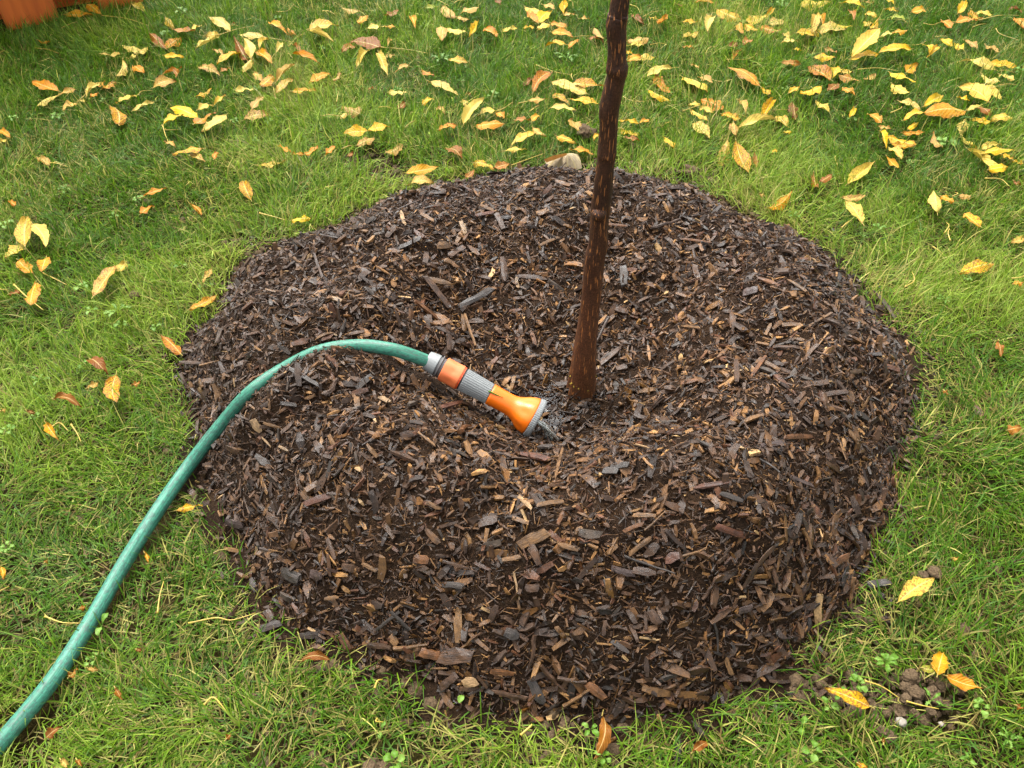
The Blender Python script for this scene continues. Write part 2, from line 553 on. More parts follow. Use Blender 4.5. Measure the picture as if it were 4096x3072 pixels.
# ------------------------------------------------------------------ mulch mound
nr, ns = 150, 420
tt = np.concatenate([np.linspace(.004, .9, nr - 30), np.linspace(.905, 1.07, 30)])
th = np.arange(ns) / ns * 2 * PI - PI
T, TH = np.meshgrid(tt, th, indexing='ij')
R = T * edge_r(TH) * (1 + .012 * vnoise(np.cos(TH) * 4, np.sin(TH) * 4, 3.0, 6) * T)
X, Y = CX + R * np.cos(TH), CY + R * np.sin(TH)
Z = mound_h(X, Y)
V = np.stack([X, Y, Z], -1).reshape(-1, 3)
i = np.arange(nr - 1)[:, None] * ns; j = np.arange(ns)[None, :]; j2 = (j + 1) % ns
Q = np.stack([i + j, i + ns + j, i + ns + j2, i + j2], -1).reshape(-1, 4)
V = np.concatenate([V, [[CX, CY, float(mound_h(np.array(CX), np.array(CY)))]]])
cf = np.stack([np.full(ns, nr * ns), np.arange(ns), (np.arange(ns) + 1) % ns], -1)
mound = link('mulch_mound', mesh_np('mulch_mound', V, [Q, cf], True, None, M_mulch))
tag(mound, 'broad ring shaped mound of wet dark brown wood mulch heaped around the young tree', 'mulch mound')

PAL = np.array([(.028, .0150, .0070), (.042, .022, .0090), (.063, .032, .012), (.100, .053, .018), (.165, .092, .030), (.25, .150, .056),
                (.026, .0215, .0190), (.045, .037, .032), (.080, .033, .012), (.34, .25, .13), (.130, .064, .014)])
PALW = np.array([.17, .20, .20, .15, .085, .032, .045, .040, .06, .009, .045])

def chip_template(seed, rings=3):
    r = np.random.default_rng(seed)
    us = np.linspace(-.5, .5, rings)
    V = []; G = []
    for k, u in enumerate(us):
        w = .5 * (1 - .45 * abs(2 * u) ** 3 * r.uniform(.3, 1.3))
        h = .5 * (1 - .3 * abs(2 * u) ** 2)
        off = r.normal(0, .07); zo = r.normal(0, .12)
        for (sy, sz) in ((-1, -1), (1, -1), (1, 1), (-1, 1)):
            V.append((u + r.normal(0, .055), off + sy * w * r.uniform(.7, 1.1), zo + sz * h * r.uniform(.6, 1.1)))
            G.append((u, sy * .5, sz * .5))
    F = []
    for k in range(rings - 1):
        for a in range(4):
            b = (a + 1) % 4
            F.append((4 * k + a, 4 * k + 4 + a, 4 * k + 4 + b, 4 * k + b))
    F.append((0, 1, 2, 3)); e = 4 * (rings - 1)
    F.append((e + 3, e + 2, e + 1, e))
    return np.array(V), np.array(F), np.array(G)
TEMPL = [chip_template(s) for s in range(10)]
TEMPL2 = [chip_template(50 + s, 2) for s in range(10)]

def scatter_on_mound(n, tmax=1.02, tmin=0.0):
    x = RNG.uniform(-.56, .60, n * 5); y = RNG.uniform(.25, 1.36, n * 5)
    t, _ = edge_t(x, y)
    hx = (mound_h(x + .008, y, False) - mound_h(x - .008, y, False)) / .016; hy = (mound_h(x, y + .008, False) - mound_h(x, y - .008, False)) / .016
    area = np.sqrt(1 + np.minimum(hx * hx + hy * hy, 8))
    if tmin > 0: area = area * np.where(t < tmin, 0, np.clip((tmax - t) / (tmax - .99), .0, 1) ** 1.6)
    k = np.where((t < tmax) & (RNG.random(len(x)) < area / 2.0))[0][:n]
    return x[k], y[k]
def surf_normal(x, y, e=.006):
    hx = (mound_h(x + e, y, False) - mound_h(x - e, y, False)) / (2 * e)
    hy = (mound_h(x, y + e, False) - mound_h(x, y - e, False)) / (2 * e)
    N = np.stack([-hx, -hy, np.ones_like(hx)], -1)
    return N / np.linalg.norm(N, axis=1)[:, None]
def frames(x, y, yaw, sp, sr):
    N = surf_normal(x, y)
    Xa = np.stack([np.cos(yaw), np.sin(yaw), np.zeros_like(yaw)], -1)
    Xa -= N * np.sum(Xa * N, 1)[:, None]; Xa /= np.linalg.norm(Xa, axis=1)[:, None]
    Ya = np.cross(N, Xa)
    B = np.stack([Xa, Ya, N], -1)
    return B @ rot_mats(np.zeros_like(yaw), sp, sr)
def hose_d(x, y):
    return np.min(np.hypot(x[:, None] - HOSE[::2, 0], y[:, None] - HOSE[::2, 1]), 1)

def scatter_chips(n, med, sig, lo, hi, tmax, asp=(.16, .5), tilt=.36, tmin=0.0, rings=3):
    x, y = scatter_on_mound(n, tmax, tmin)
    n = len(x)
    L = np.clip(np.exp(RNG.normal(math.log(med), sig, n)), lo, hi)
    W = L * RNG.uniform(*asp, n); W = np.clip(W, .0009, .009)
    T = np.clip(W * RNG.uniform(.25, .8, n), .0007, .0040)
    yaw = RNG.uniform(0, 2 * PI, n)
    B = frames(x, y, yaw, RNG.normal(0, tilt, n), RNG.normal(0, tilt * 1.3, n))
    z = np.maximum(mound_h(x, y), -.002) + T * .3 + RNG.uniform(-.0003, .0034, n)
    c = PAL[RNG.choice(len(PAL), n, p=PALW / PALW.sum())] * RNG.uniform(.7, 1.3, (n, 1)) * np.array([.90, .75, .57])
    # keep the hose clear
    hd = hose_d(x, y)
    hi = np.argmin(np.hypot(x[:, None] - HOSE[::2, 0], y[:, None] - HOSE[::2, 1]), 1) * 2
    tgx, tgy = HOSE[np.minimum(hi + 1, 220), 0] - HOSE[np.maximum(hi - 1, 0), 0], HOSE[np.minimum(hi + 1, 220), 1] - HOSE[np.maximum(hi - 1, 0), 1]
    side = ((x - HOSE[hi, 0]) * tgy - (y - HOSE[hi, 1]) * tgx) / np.hypot(tgx, tgy)
    hx_, _, _ = proj(HOSE[hi])
    onlip = (side > .0035) & (hx_ > 1000) & (hx_ < 1500)
    keep = (hd > HOSE_R + L * .32) | onlip
    pj, pk, _ = proj(np.stack([x, y, z], -1))
    t, _ = edge_t(x, y)
    # the left shoulder is finer, earthier and paler; the basin holds the cleaner, tanner chips
    left = sstep(-.10, -.40, x) * sstep(.35, .6, t)
    c = c * (1 - .4 * left[:, None]) + np.array([.050, .027, .0145]) * .4 * left[:, None]
    basin = np.exp(-((t - .3) / .28) ** 2)
    c = c * (1 + .35 * basin[:, None])
    return [a[keep] for a in (x, y, z, L, W, T, c)] + [B[keep], rings]

def merge_chips(sets):
    Vs, Fs, Cs, Gs = [], [], [], []
    off = 0
    for (x, y, z, L, W, T, c, B, rings) in sets:
        n = len(x)
        TM = TEMPL if rings == 3 else TEMPL2
        ti = RNG.integers(0, len(TM), n)
        for k, (tv, tf, tg) in enumerate(TM):
            s = np.where(ti == k)[0]
            if not len(s): continue
            loc = tv[None] * np.stack([L[s], W[s], T[s]], -1)[:, None, :]
            v = np.einsum('nij,nkj->nki', B[s], loc) + np.stack([x[s], y[s], z[s]], -1)[:, None, :]
            m = len(tv)
            Vs.append(v.reshape(-1, 3))
            Fs.append((tf[None] + (off + np.arange(len(s)) * m)[:, None, None]).reshape(-1, 4))
            Cs.append(np.repeat(c[s], m, 0))
            g = tg[None] * np.stack([L[s] / .01, W[s] / .01, T[s] / .01], -1)[:, None, :] + RNG.uniform(0, 60, (len(s), 1, 3))
            Gs.append(g.reshape(-1, 3))
            off += len(s) * m
    return np.concatenate(Vs), np.concatenate(Fs), np.concatenate(Cs), np.concatenate(Gs)
sets = [scatter_chips(11000, .0090, .50, .0035, .028, .995),
        scatter_chips(15000, .0065, .45, .003, .018, .998, (.18, .5), .45, rings=2),
        scatter_chips(24000, .0040, .42, .0016, .009, 1.0, (.16, .6), .6, rings=2),
        scatter_chips(13000, .0090, .50, .004, .030, .995, (.05, .12), .45, rings=2),
        scatter_chips(5200, .0072, .55, .0025, .022, 1.18, (.12, .5), .4, tmin=.93)]
V, F, Cc, G = merge_chips(sets)
# soaked ground round the nozzle and the foot of the trunk: darker and glossier wood
_wc = hit(2270, 1640)
wet = np.exp(-(((V[:, 0] - _wc[0]) / .085) ** 2 + ((V[:, 1] - _wc[1] - .015) / .075) ** 2) * (1 + .5 * vnoise(V[:, 0], V[:, 1], 30, 61)))
wet = np.clip(wet * 1.3, 0, 1)
Cc = np.concatenate([Cc * (1 - .45 * wet[:, None]), wet[:, None]], 1)
me = mesh_np('loose_wood_chips', V, F, False, {'tint': Cc}, M_chip)
ga = me.attributes.new('grain', 'FLOAT_VECTOR', 'POINT'); ga.data.foreach_set('vector', G.astype(np.float32).ravel())
tag(link('loose_wood_chips', me, mound), kind='stuff')

# the 300 largest pieces, each a part of the mound
def piece_mesh(name, seed, kind):
    r = np.random.default_rng(seed)
    rings = 5 if kind == 'chip' else 7
    sides = 6
    V = []
    bend = r.normal(0, .05, rings).cumsum() if kind == 'twig' else r.normal(0, .03, rings)
    for k in range(rings):
        u = k / (rings - 1) - .5
        for a in range(sides):
            ph = 2 * PI * (a + .5) / sides
            if kind == 'chip':
                w = .5 * (1 - .35 * abs(2 * u) ** 4 * r.uniform(0, 1.6)); hh = .5 * (1 - .3 * abs(2 * u) ** 3)
                yy = np.sign(np.cos(ph)) * abs(np.cos(ph)) ** .5 * w * r.uniform(.82, 1.1)
                zz = np.sign(np.sin(ph)) * abs(np.sin(ph)) ** .6 * hh * r.uniform(.7, 1.15)
                uu = u + (r.normal(0, .06) if k in (0, rings - 1) else r.normal(0, .015))
            else:
                w = .5 * (1 - .45 * (u + .5)) * r.uniform(.85, 1.12)
                yy, zz = np.cos(ph) * w, np.sin(ph) * w
                uu = u + r.normal(0, .008)
            V.append((uu, yy + bend[k] * (1.0 if kind == 'chip' else 3.0), zz + (bend[k] * .6 if kind == 'twig' else 0)))
    F = []
    for k in range(rings - 1):
        for a in range(sides):
            b = (a + 1) % sides
            F.append((k * sides + a, (k + 1) * sides + a, (k + 1) * sides + b, k * sides + b))
    Fa = np.array(F)
    e = (rings - 1) * sides
    caps = np.array([(0, 1, 2), (0, 2, 3), (0, 3, 5), (3, 4, 5), (e + 2, e + 1, e), (e + 3, e + 2, e), (e + 5, e + 3, e), (e + 5, e + 4, e + 3)])
    return mesh_np(name, np.array(V), [Fa, caps], False, None, M_piece)
CHIPS = [piece_mesh('wood_chip', 100 + s, 'chip') for s in range(18)]
TWIGS = [piece_mesh('twig', 200 + s, 'twig') for s in range(8)]
n_piece = 0
def put_piece(kind, P, xa, N, L, W, T, col):
    global n_piece
    xa = xa - N * np.dot(xa, N); xa = xa / np.linalg.norm(xa)
    ya = np.cross(N, xa)
    o = link('twig' if kind == 'twig' else 'wood_chip', random.choice(TWIGS if kind == 'twig' else CHIPS), mound)
    M = Matrix(((xa[0] * L, ya[0] * W, N[0] * T, P[0]), (xa[1] * L, ya[1] * W, N[1] * T, P[1]), (xa[2] * L, ya[2] * W, N[2] * T, P[2]), (0, 0, 0, 1)))
    o.matrix_world = M
    o.color = (float(col[0]) * .68, float(col[1]) * .57, float(col[2]) * .48, 1)
    n_piece += 1
S16 = 1366 / 2212.0
R4, R5, R6, R7, R8, R9 = (0, 1024), (1366, 1024), (2730, 1024), (0, 2048), (1366, 2048), (2730, 2048)
Z1, Z2, Z3 = (0, 0), (1366, 0), (2730, 0)
DK, BR, OB, TN, PL, GR, RD, PU = (.036, .021, .012), (.070, .037, .016), (.155, .068, .016), (.185, .108, .040), (.34, .25, .14), (.050, .045, .043), (.095, .036, .015), (.075, .054, .052)
HAND = {
 R5: [(470, 310, 625, 410, 80, OB, 'c'), (770, 325, 975, 220, 50, GR, 'c'), (785, 335, 890, 610, 26, TN, 't'), (548, 150, 700, 335, 46, BR, 'c'), (540, 145, 690, 185, 40, TN, 'c'),
      (690, 460, 690, 620, 46, BR, 'c'), (785, 390, 785, 495, 42, TN, 'c'), (1040, 10, 1050, 165, 50, BR, 'c'), (1130, 150, 1140, 210, 26, PL, 'c'), (660, 40, 735, 50, 40, TN, 'c'),
      (100, 925, 110, 990, 48, TN, 'c'), (255, 925, 315, 955, 40, PL, 'c'), (745, 1190, 855, 1110, 36, OB, 't'), (800, 1205, 830, 1305, 50, TN, 'c'), (385, 1165, 490, 1145, 50, BR, 'c'),
      (495, 1155, 605, 1235, 20, TN, 'c'), (1180, 1290, 1350, 1330, 62, RD, 'c'), (1160, 1190, 1200, 1330, 20, BR, 't'), (1750, 1365, 1870, 1365, 55, GR, 'c'), (1270, 1625, 1430, 1595, 42, TN, 'c'),
      (1680, 710, 1800, 605, 50, BR, 'c'), (1150, 150, 1330, 140, 38, BR, 'c'), (1820, 80, 1830, 190, 60, GR, 'c'), (1230, 490, 1250, 580, 34, OB, 'c'), (640, 970, 760, 975, 40, RD, 'c'),
      (1720, 420, 1600, 640, 22, BR, 't'), (1780, 740, 1850, 720, 50, BR, 'c'), (1770, 345, 1850, 370, 50, BR, 'c'), (1900, 1240, 1990, 1250, 30, PL, 'c'), (1380, 1440, 1440, 1300, 24, TN, 'c'),
      (1700, 1400, 1790, 1400, 60, GR, 'c'), (1280, 1240, 1370, 1250, 55, GR, 'c'), (1000, 1270, 1060, 1280, 40, OB, 'c'), (1150, 1560, 1240, 1650, 34, PL, 'c'), (550, 1600, 640, 1640, 34, TN, 'c')],
 R6: [(290, 385, 400, 525, 56, BR, 'c'), (445, 780, 532, 668, 28, OB, 'c'), (600, 110, 690, 110, 80, BR, 'c'), (400, 240, 490, 220, 60, PU, 'c'), (640, 460, 765, 445, 34, TN, 'c'),
      (690, 170, 790, 230, 30, TN, 'c'), (510, 1235, 640, 1220, 42, PU, 'c'), (920, 900, 1050, 890, 40, BR, 'c'), (805, 455, 965, 390, 18, TN, 'c'), (1240, 265, 1390, 415, 40, BR, 'c'),
      (1335, 440, 1430, 430, 16, PL, 'c'), (590, 600, 700, 600, 40, BR, 'c'), (545, 520, 575, 440, 30, TN, 'c'), (345, 690, 350, 850, 40, BR, 'c'), (0, 455, 120, 475, 22, TN, 'c'),
      (1030, 585, 1150, 680, 26, BR, 't'), (1050, 770, 1190, 735, 34, BR, 'c'), (540, 700, 625, 740, 36, TN, 'c'), (1110, 600, 1145, 580, 18, OB, 'c'), (1080, 1130, 1110, 1220, 44, TN, 'c'),
      (680, 1410, 800, 1510, 40, PU, 'c'), (640, 1180, 830, 1170, 40, OB, 'c'), (230, 1550, 380, 1590, 44, GR, 'c'), (1010, 1180, 1030, 1340, 14, TN, 't'), (900, 1340, 1030, 1400, 36, BR, 'c'),
      (500, 150, 600, 195, 46, OB, 'c'), (130, 700, 160, 600, 26, OB, 'c'), (0, 830, 100, 815, 40, OB, 'c'), (90, 1500, 290, 1490, 50, RD, 'c'), (500, 1320, 620, 1420, 20, GR, 't')],
 R8: [(1165, 215, 1335, 130, 86, TN, 'c'), (890, 80, 1010, 50, 70, BR, 'c'), (1250, 790, 1198, 1010, 34, BR, 't'), (640, 940, 850, 925, 110, BR, 'c'), (800, 1110, 885, 1085, 76, PL, 'c'),
      (1225, 1085, 1300, 1235, 74, GR, 'c'), (1590, 1115, 1715, 1195, 70, OB, 'c'), (345, 875, 560, 860, 32, TN, 't'), (520, 905, 640, 930, 70, OB, 'c'), (0, 800, 60, 890, 60, OB, 'c'),
      (1400, 215, 1535, 245, 40, TN, 'c'), (1118, 390, 1150, 570, 18, PL, 't'), (1140, 570, 1155, 630, 22, TN, 'c'), (1885, 25, 2025, 30, 36, TN, 'c'), (1960, 120, 2090, 0, 16, TN, 't'),
      (1830, 285, 2160, 385, 20, GR, 't'), (1200, 490, 1280, 490, 60, BR, 'c'), (640, 470, 805, 480, 46, GR, 'c'), (1050, 320, 1160, 290, 36, TN, 'c'), (640, 310, 820, 360, 24, BR, 'c'),
      (475, 300, 570, 310, 60, OB, 'c'), (1290, 980, 1430, 1175, 36, BR, 't'), (980, 1160, 1200, 1195, 40, BR, 'c'), (660, 1130, 740, 1060, 60, BR, 'c'), (1060, 775, 1140, 800, 80, GR, 'c'),
      (1760, 365, 1890, 400, 50, PU, 'c'), (1890, 380, 2020, 395, 60, BR, 'c'), (1390, 745, 1440, 800, 36, TN, 'c'), (970, 690, 1010, 600, 50, BR, 'c'), (590, 1012, 690, 1010, 14, TN, 'c'),
      (235, 760, 380, 640, 24, GR, 'c'), (330, 640, 450, 760, 30, GR, 'c'), (170, 855, 320, 870, 44, BR, 'c'), (320, 800, 370, 850, 60, TN, 'c'), (1870, 270, 2000, 165, 36, TN, 'c'),
      (1400, 80, 1430, 10, 30, OB, 'c'), (1120, 45, 1210, 75, 34, TN, 'c'), (1830, 120, 1950, 80, 30, OB, 'c'), (1400, 1075, 1590, 1100, 34, BR, 't'), (960, 1020, 1110, 1045, 40, OB, 'c'),
      (1440, 1250, 1600, 1130, 28, TN, 't'), (1700, 800, 1710, 700, 30, BR, 'c'), (140, 330, 230, 380, 30, TN, 'c'), (2100, 320, 2190, 280, 70, RD, 'c'), (2000, 640, 2060, 720, 70, BR, 'c')],
 R4: [(1640, 1060, 1690, 1130, 60, PL, 'c'), (2000, 1610, 2160, 1540, 50, RD, 'c'), (1890, 755, 2060, 850, 34, GR, 'c'), (2110, 920, 2190, 800, 46, BR, 't'), (2145, 280, 2210, 300, 40, PL, 'c'),
      (1700, 1175, 1770, 1240, 14, PL, 'c'), (1820, 1240, 1870, 1265, 20, PL, 'c'), (1590, 520, 1680, 500, 22, BR, 'c'), (1720, 1080, 1810, 1110, 22, TN, 'c'), (2150, 1170, 2180, 1260, 34, TN, 'c'),
      (1200, 715, 1340, 680, 30, BR, 'c'), (2060, 20, 2090, 160, 20, BR, 'c'), (1300, 800, 1320, 850, 34, TN, 'c'), (1750, 930, 1755, 1000, 22, TN, 'c'), (1900, 20, 1960, 60, 22, TN, 't')],
 R7: [(1830, 390, 1960, 430, 90, GR, 'c'), (2010, 400, 2110, 420, 70, PU, 'c'), (1700, 760, 1820, 720, 60, DK, 'c'), (2130, 170, 2180, 310, 36, BR, 'c'), (1650, 350, 1660, 390, 30, TN, 'c'),
      (1730, 640, 1770, 700, 60, BR, 'c'), (1480, 60, 1580, 90, 60, PU, 'c'), (1950, 800, 2060, 790, 50, DK, 'c'), (2110, 560, 2190, 550, 30, TN, 'c')],
 R9: [(1075, 415, 1095, 625, 28, TN, 't'), (485, 330, 580, 215, 40, BR, 'c'), (770, 110, 810, 235, 28, TN, 't'), (640, 20, 665, 180, 40, TN, 'c'), (400, 480, 470, 330, 44, BR, 'c'),
      (1210, 480, 1330, 470, 60, GR, 'c'), (960, 360, 1040, 280, 50, OB, 'c'), (195, 690, 205, 900, 22, GR, 't'), (130, 560, 220, 430, 28, BR, 't'), (550, 705, 665, 690, 18, TN, 't'),
      (1205, 90, 1240, 230, 22, OB, 'c'), (220, 90, 390, 150, 50, RD, 'c'), (850, 775, 900, 840, 20, PL, 'c'), (360, 640, 440, 610, 50, PU, 'c'), (0, 290, 150, 230, 20, TN, 't'), (860, 880, 900, 915, 30, GR, 'c')],
 Z2: [(380, 1370, 420, 1490, 30, PL, 'c'), (770, 1440, 800, 1520, 36, PL, 'c'), (370, 1600, 520, 1560, 40, GR, 'c'), (900, 1340, 985, 1370, 30, TN, 'c'), (1290, 1590, 1400, 1540, 22, TN, 'c'),
      (1000, 1390, 1050, 1490, 40, BR, 'c'), (2000, 1480, 2200, 1440, 26, BR, 't'), (1730, 1460, 1850, 1465, 18, OB, 'c'), (610, 1600, 700, 1590, 60, TN, 'c'), (520, 1400, 600, 1450, 30, TN, 'c'),
      (700, 1660, 790, 1610, 46, BR, 'c'), (280, 1380, 520, 1330, 16, BR, 't'), (960, 1150, 1060, 1110, 50, DK, 'c'), (1560, 1090, 1640, 1080, 50, BR, 'c'), (870, 1395, 980, 1385, 30, RD, 'c'), (290, 1530, 350, 1480, 44, BR, 'c')],
 Z3: [(0, 1560, 180, 1570, 20, OB, 'c'), (320, 1250, 360, 1240, 20, DK, 'c'), (330, 1425, 370, 1400, 40, TN, 'c')],
}
occupied = []
for off, items in HAND.items():
    for (x1, y1, x2, y2, w, c, kd) in items:
        a = hit(off[0] + x1 * S16, off[1] + y1 * S16, .004); b = hit(off[0] + x2 * S16, off[1] + y2 * S16, .004)
        mid = (a + b) / 2; d = b - a; L = float(np.linalg.norm(d))
        dep = proj(mid)[2]
        W = w * S16 / FPX * dep * (.95 if kd == 'c' else 1.0)
        if kd == 'c': L = max(min(L, .06), W * 1.05)
        N = surf_normal(np.array([mid[0]]), np.array([mid[1]]))[0]
        N = N + RNG.normal(0, .12, 3); N /= np.linalg.norm(N)
        mid[2] = max(mid[2], float(mound_h(np.array(mid[0]), np.array(mid[1]), False)) + .002 if edge_t(mid[0], mid[1])[0] < 1 else .006)
        put_piece('twig' if kd == 't' else 'chip', mid + N * .0025, d, N, L, W, W if kd == 't' else max(.002, min(W * .35, .006)), np.array(c) * RNG.uniform(.85, 1.15))
        occupied.append(mid[:2])
n_rest = 300 - n_piece
x, y = scatter_on_mound(n_rest * 2, .97)
hd = hose_d(x, y)
k = np.where(hd > .03)[0][:n_rest]; x, y = x[k], y[k]
N = surf_normal(x, y)
z = mound_h(x, y)
for q in range(len(x)):
    L = RNG.uniform(.013, .025); W = L * RNG.uniform(.16, .40)
    nn = N[q] + RNG.normal(0, .2, 3); nn /= np.linalg.norm(nn)
    a = RNG.uniform(0, 2 * PI)
    col = PAL[RNG.choice(len(PAL), p=PALW / PALW.sum())] * RNG.uniform(.85, 1.25)
    tw = RNG.random() < .12
    put_piece('twig' if tw else 'chip', np.array([x[q], y[q], z[q] + .003]), np.array([math.cos(a), math.sin(a), 0]), nn,
              L * (1.4 if tw else 1), W * (.4 if tw else 1), W * .4 if tw else max(.0015, W * .35), col)

# ------------------------------------------------------------------ young tree
TB = hit(2323, 1566)          # foot of the trunk
ROWS = [(Z2, 0, 1745, 1868), (Z2, 100, 1724, 1858), (Z2, 170, 1712, 1846), (Z2, 250, 1720, 1846), (Z2, 330, 1722, 1845), (Z2, 400, 1717, 1848), (Z2, 440, 1711, 1855), (Z2, 480, 1716, 1850), (Z2, 520, 1712, 1836),
        (Z2, 640, 1682, 1812), (Z2, 720, 1667, 1796), (Z2, 790, 1670, 1790), (Z2, 860, 1668, 1786), (Z2, 950, 1662, 1780), (Z2, 1000, 1655, 1780), (Z2, 1040, 1655, 1770), (Z2, 1150, 1640, 1760), (Z2, 1290, 1622, 1748),
        (Z2, 1360, 1614, 1741), (Z2, 1430, 1610, 1730), (Z2, 1500, 1605, 1726), (Z2, 1590, 1596, 1722), (R5, 0, 1575, 1705), (R5, 100, 1567, 1695), (R5, 200, 1560, 1685), (R5, 300, 1549, 1675), (R5, 400, 1538, 1665),
        (R5, 500, 1522, 1657), (R5, 600, 1505, 1650), (R5, 700, 1489, 1650), (R5, 790, 1473, 1650), (R5, 850, 1461, 1648), (R5, 890, 1452, 1645)]
cen, rad = [], []
for off, yy, xa, xb in ROWS:
    py = off[1] + yy * S16; px = off[0] + (xa + xb) / 2 * S16
    d = unp(px, py, 0) - np.array([0, 0, CAM_H])
    s = TB[1] / d[1]
    p = np.array([0, 0, CAM_H]) + d * s
    dep = proj(p)[2]
    cen.append(p); rad.append((xb - xa) / 2 * S16 / FPX * dep)
cen, rad = np.array(cen)[::-1], np.array(rad)[::-1]
top = cen[-1]
ext = [top + np.array([.012 * math.sin(k * .9), .006 * k, .16 * k]) for k in range(1, 9)]
cen = np.concatenate([[cen[0] - np.array([0, 0, .035])], cen, ext])
rad = np.concatenate([[rad[0] * 1.12], rad, rad[-1] * (1 - .05 * np.arange(1, 9))])
Pz = catmull(np.concatenate([cen, rad[:, None]], 1), 260)
cenf, radf = Pz[:, :3], Pz[:, 3]
nseg = 40
ph = np.arange(nseg) / nseg * 2 * PI
hh = cenf[:, 2] - TB[2]
RR = radf[:, None] * (1 + .022 * np.sin(3 * ph + hh[:, None] * 9) + .05 * vnoise(np.cos(ph)[None] * 2 + hh[:, None] * 7, np.sin(ph)[None] * 2 + hh[:, None] * 30, 1.0, 3) + .03 * vnoise(np.cos(ph)[None] * 5 + hh[:, None] * 20, np.sin(ph)[None] * 5 + hh[:, None] * 70, 1.0, 5))
flare = sstep(.09, -.01, hh)[:, None]
RR = RR * (1 - flare * .30 * np.exp(-((np.angle(np.exp(1j * (ph - 1.45 * PI)))) / .22) ** 2)[None])     # fold in the root collar
V, F = tube(cenf - TB, RR, nseg)
tree = empty('young_tree', TB)
tag(tree, 'slim dark reddish brown trunk of a young tree rising from the mulch mound', 'tree')
link('trunk', mesh_np('trunk', V, F, True, None, M_bark), tree)
def near_trunk(px, py):
    d = unp(px, py, 0) - np.array([0, 0, CAM_H]); p = np.array([0, 0, CAM_H]) + d * (TB[1] / d[1])
    k = int(np.argmin(abs(cenf[:, 2] - p[2])))
    return p, cenf[k], radf[k]
p, c, r = near_trunk(1366 + 1660 * S16, 1362 * S16)
sgn = np.array([p[0] - c[0], -math.sqrt(max(r * r - (p[0] - c[0]) ** 2, 1e-8)), 0]); sgn /= np.linalg.norm(sgn)
b0 = c + sgn * r * .8
V, F = tube(catmull([b0, b0 + sgn * .005 + np.array([0, 0, .002]), b0 + sgn * .0095 + np.array([0, 0, .004])], 6) - TB, np.array([.0085, .008, .007, .0062, .0055, .0045, .002]), 12)
link('branch_stub', mesh_np('branch_stub', V, F, True, None, M_bark), tree)
fv, ff = [], []
for (fx, fy) in ((1480, 800), (1500, 805), (1530, 805), (1470, 760), (1592, 815), (1488, 790), (1652, 770)):
    p, c, r = near_trunk(R5[0] + fx * S16, R5[1] + fy * S16)
    dx = np.clip(p[0] - c[0], -r * .97, r * .97)
    sg = np.array([dx, -math.sqrt(r * r - dx * dx), 0]); q = c + sg * 1.012 - TB
    sg = sg / np.linalg.norm(sg); sx = np.array([-sg[1], sg[0], 0])
    base = len(fv)
    m = 7
    fv.append(q + sg * .001)
    for a in range(m):
        rr_ = random.uniform(.0006, .0014)
        fv.append(q + sx * math.cos(a * 2 * PI / m) * rr_ + np.array([0, 0, 1]) * math.sin(a * 2 * PI / m) * rr_ * 1.6 - sg * .0006)
    for a in range(m): ff.append((base, base + 1 + a, base + 1 + (a + 1) % m))
link('lichen_flecks', mesh_np('lichen_flecks', np.array(fv), np.array(ff), True, None, M_fleck), tree)

# ------------------------------------------------------------------ garden hose and spray nozzle
H0 = HOSE[60]
hose = empty('garden_hose', H0)
tag(hose, 'green garden hose with an orange and grey spray nozzle lying over the mulch ridge', 'garden hose')
nsg = 20
Rh = np.full((len(HOSE), nsg), HOSE_R)
V, F = tube(HOSE - H0, Rh, nsg)
arc = np.concatenate([[0], np.cumsum(np.linalg.norm(np.diff(HOSE, axis=0), axis=1))])
phh = np.arange(nsg) / nsg * 2 * PI
AL = np.stack([np.repeat(arc, nsg), np.tile(np.cos(phh), len(HOSE)), np.tile(np.sin(phh), len(HOSE))], -1)
AL = np.concatenate([AL, [[0, 0, 0], [arc[-1], 0, 0]]])
me = mesh_np('hose_pipe', V, F, True, None, M_hose)
a = me.attributes.new('along', 'FLOAT_VECTOR', 'POINT'); a.data.foreach_set('vector', AL.astype(np.float32).ravel())
link('hose_pipe', me, hose)
# nozzle axis frame
NX = AX; NY = np.cross([0, 0, 1.0], NX); NY /= np.linalg.norm(NY); NZ = np.cross(NX, NY)
PXL = NLEN / 1360.0          # metres per enlarged-photo unit along the axis
def lathe(name, prof, mat, parent, nseg=48, mod=None, smooth=True, closed=True):
    prof = np.array(prof, float)
    KA = NLEN / .168
    sp_ = prof[:, 0].copy(); prof = prof * np.array([KA, 1.06])
    pp = np.arange(nseg) / nseg * 2 * PI
    n = len(prof)
    Rm = np.repeat(prof[:, 1][:, None], nseg, 1)
    if mod is not None: Rm = Rm * mod(sp_[:, None], pp[None])
    V = REAR + NX * prof[:, 0][:, None, None] + Rm[:, :, None] * (np.cos(pp)[None, :, None] * NY + np.sin(pp)[None, :, None] * NZ) - H0
    V = V.reshape(-1, 3)
    i = np.arange(n - 1)[:, None] * nseg; j = np.arange(nseg)[None]; j2 = (j + 1) % nseg
    F = [np.stack([i + j, i + j2, i + nseg + j2, i + nseg + j], -1).reshape(-1, 4)]
    me = mesh_np(name, V, F, smooth, None, mat)
    if smooth:
        try: me.set_sharp_from_angle(angle=math.radians(40))
        except Exception: pass
    return link(name, me, parent)
conn = empty('hose_connector', (0, 0, 0)); conn.parent = hose
noz = empty('spray_nozzle', (0, 0, 0)); noz.parent = hose
L1 = .168
def ribs(n, d): return lambda s, p: 1 - d * (np.sin(n * p) > 0)
lathe('lock_nut', [(-.004, .0084), (-.003, .0105), (0, .0112), (.012, .0124), (.0128, .0118), (.013, .0086)], M_grey, conn, 96, lambda s, p: 1 - .018 * (np.sin(24 * p) > .2) * (s > 0))
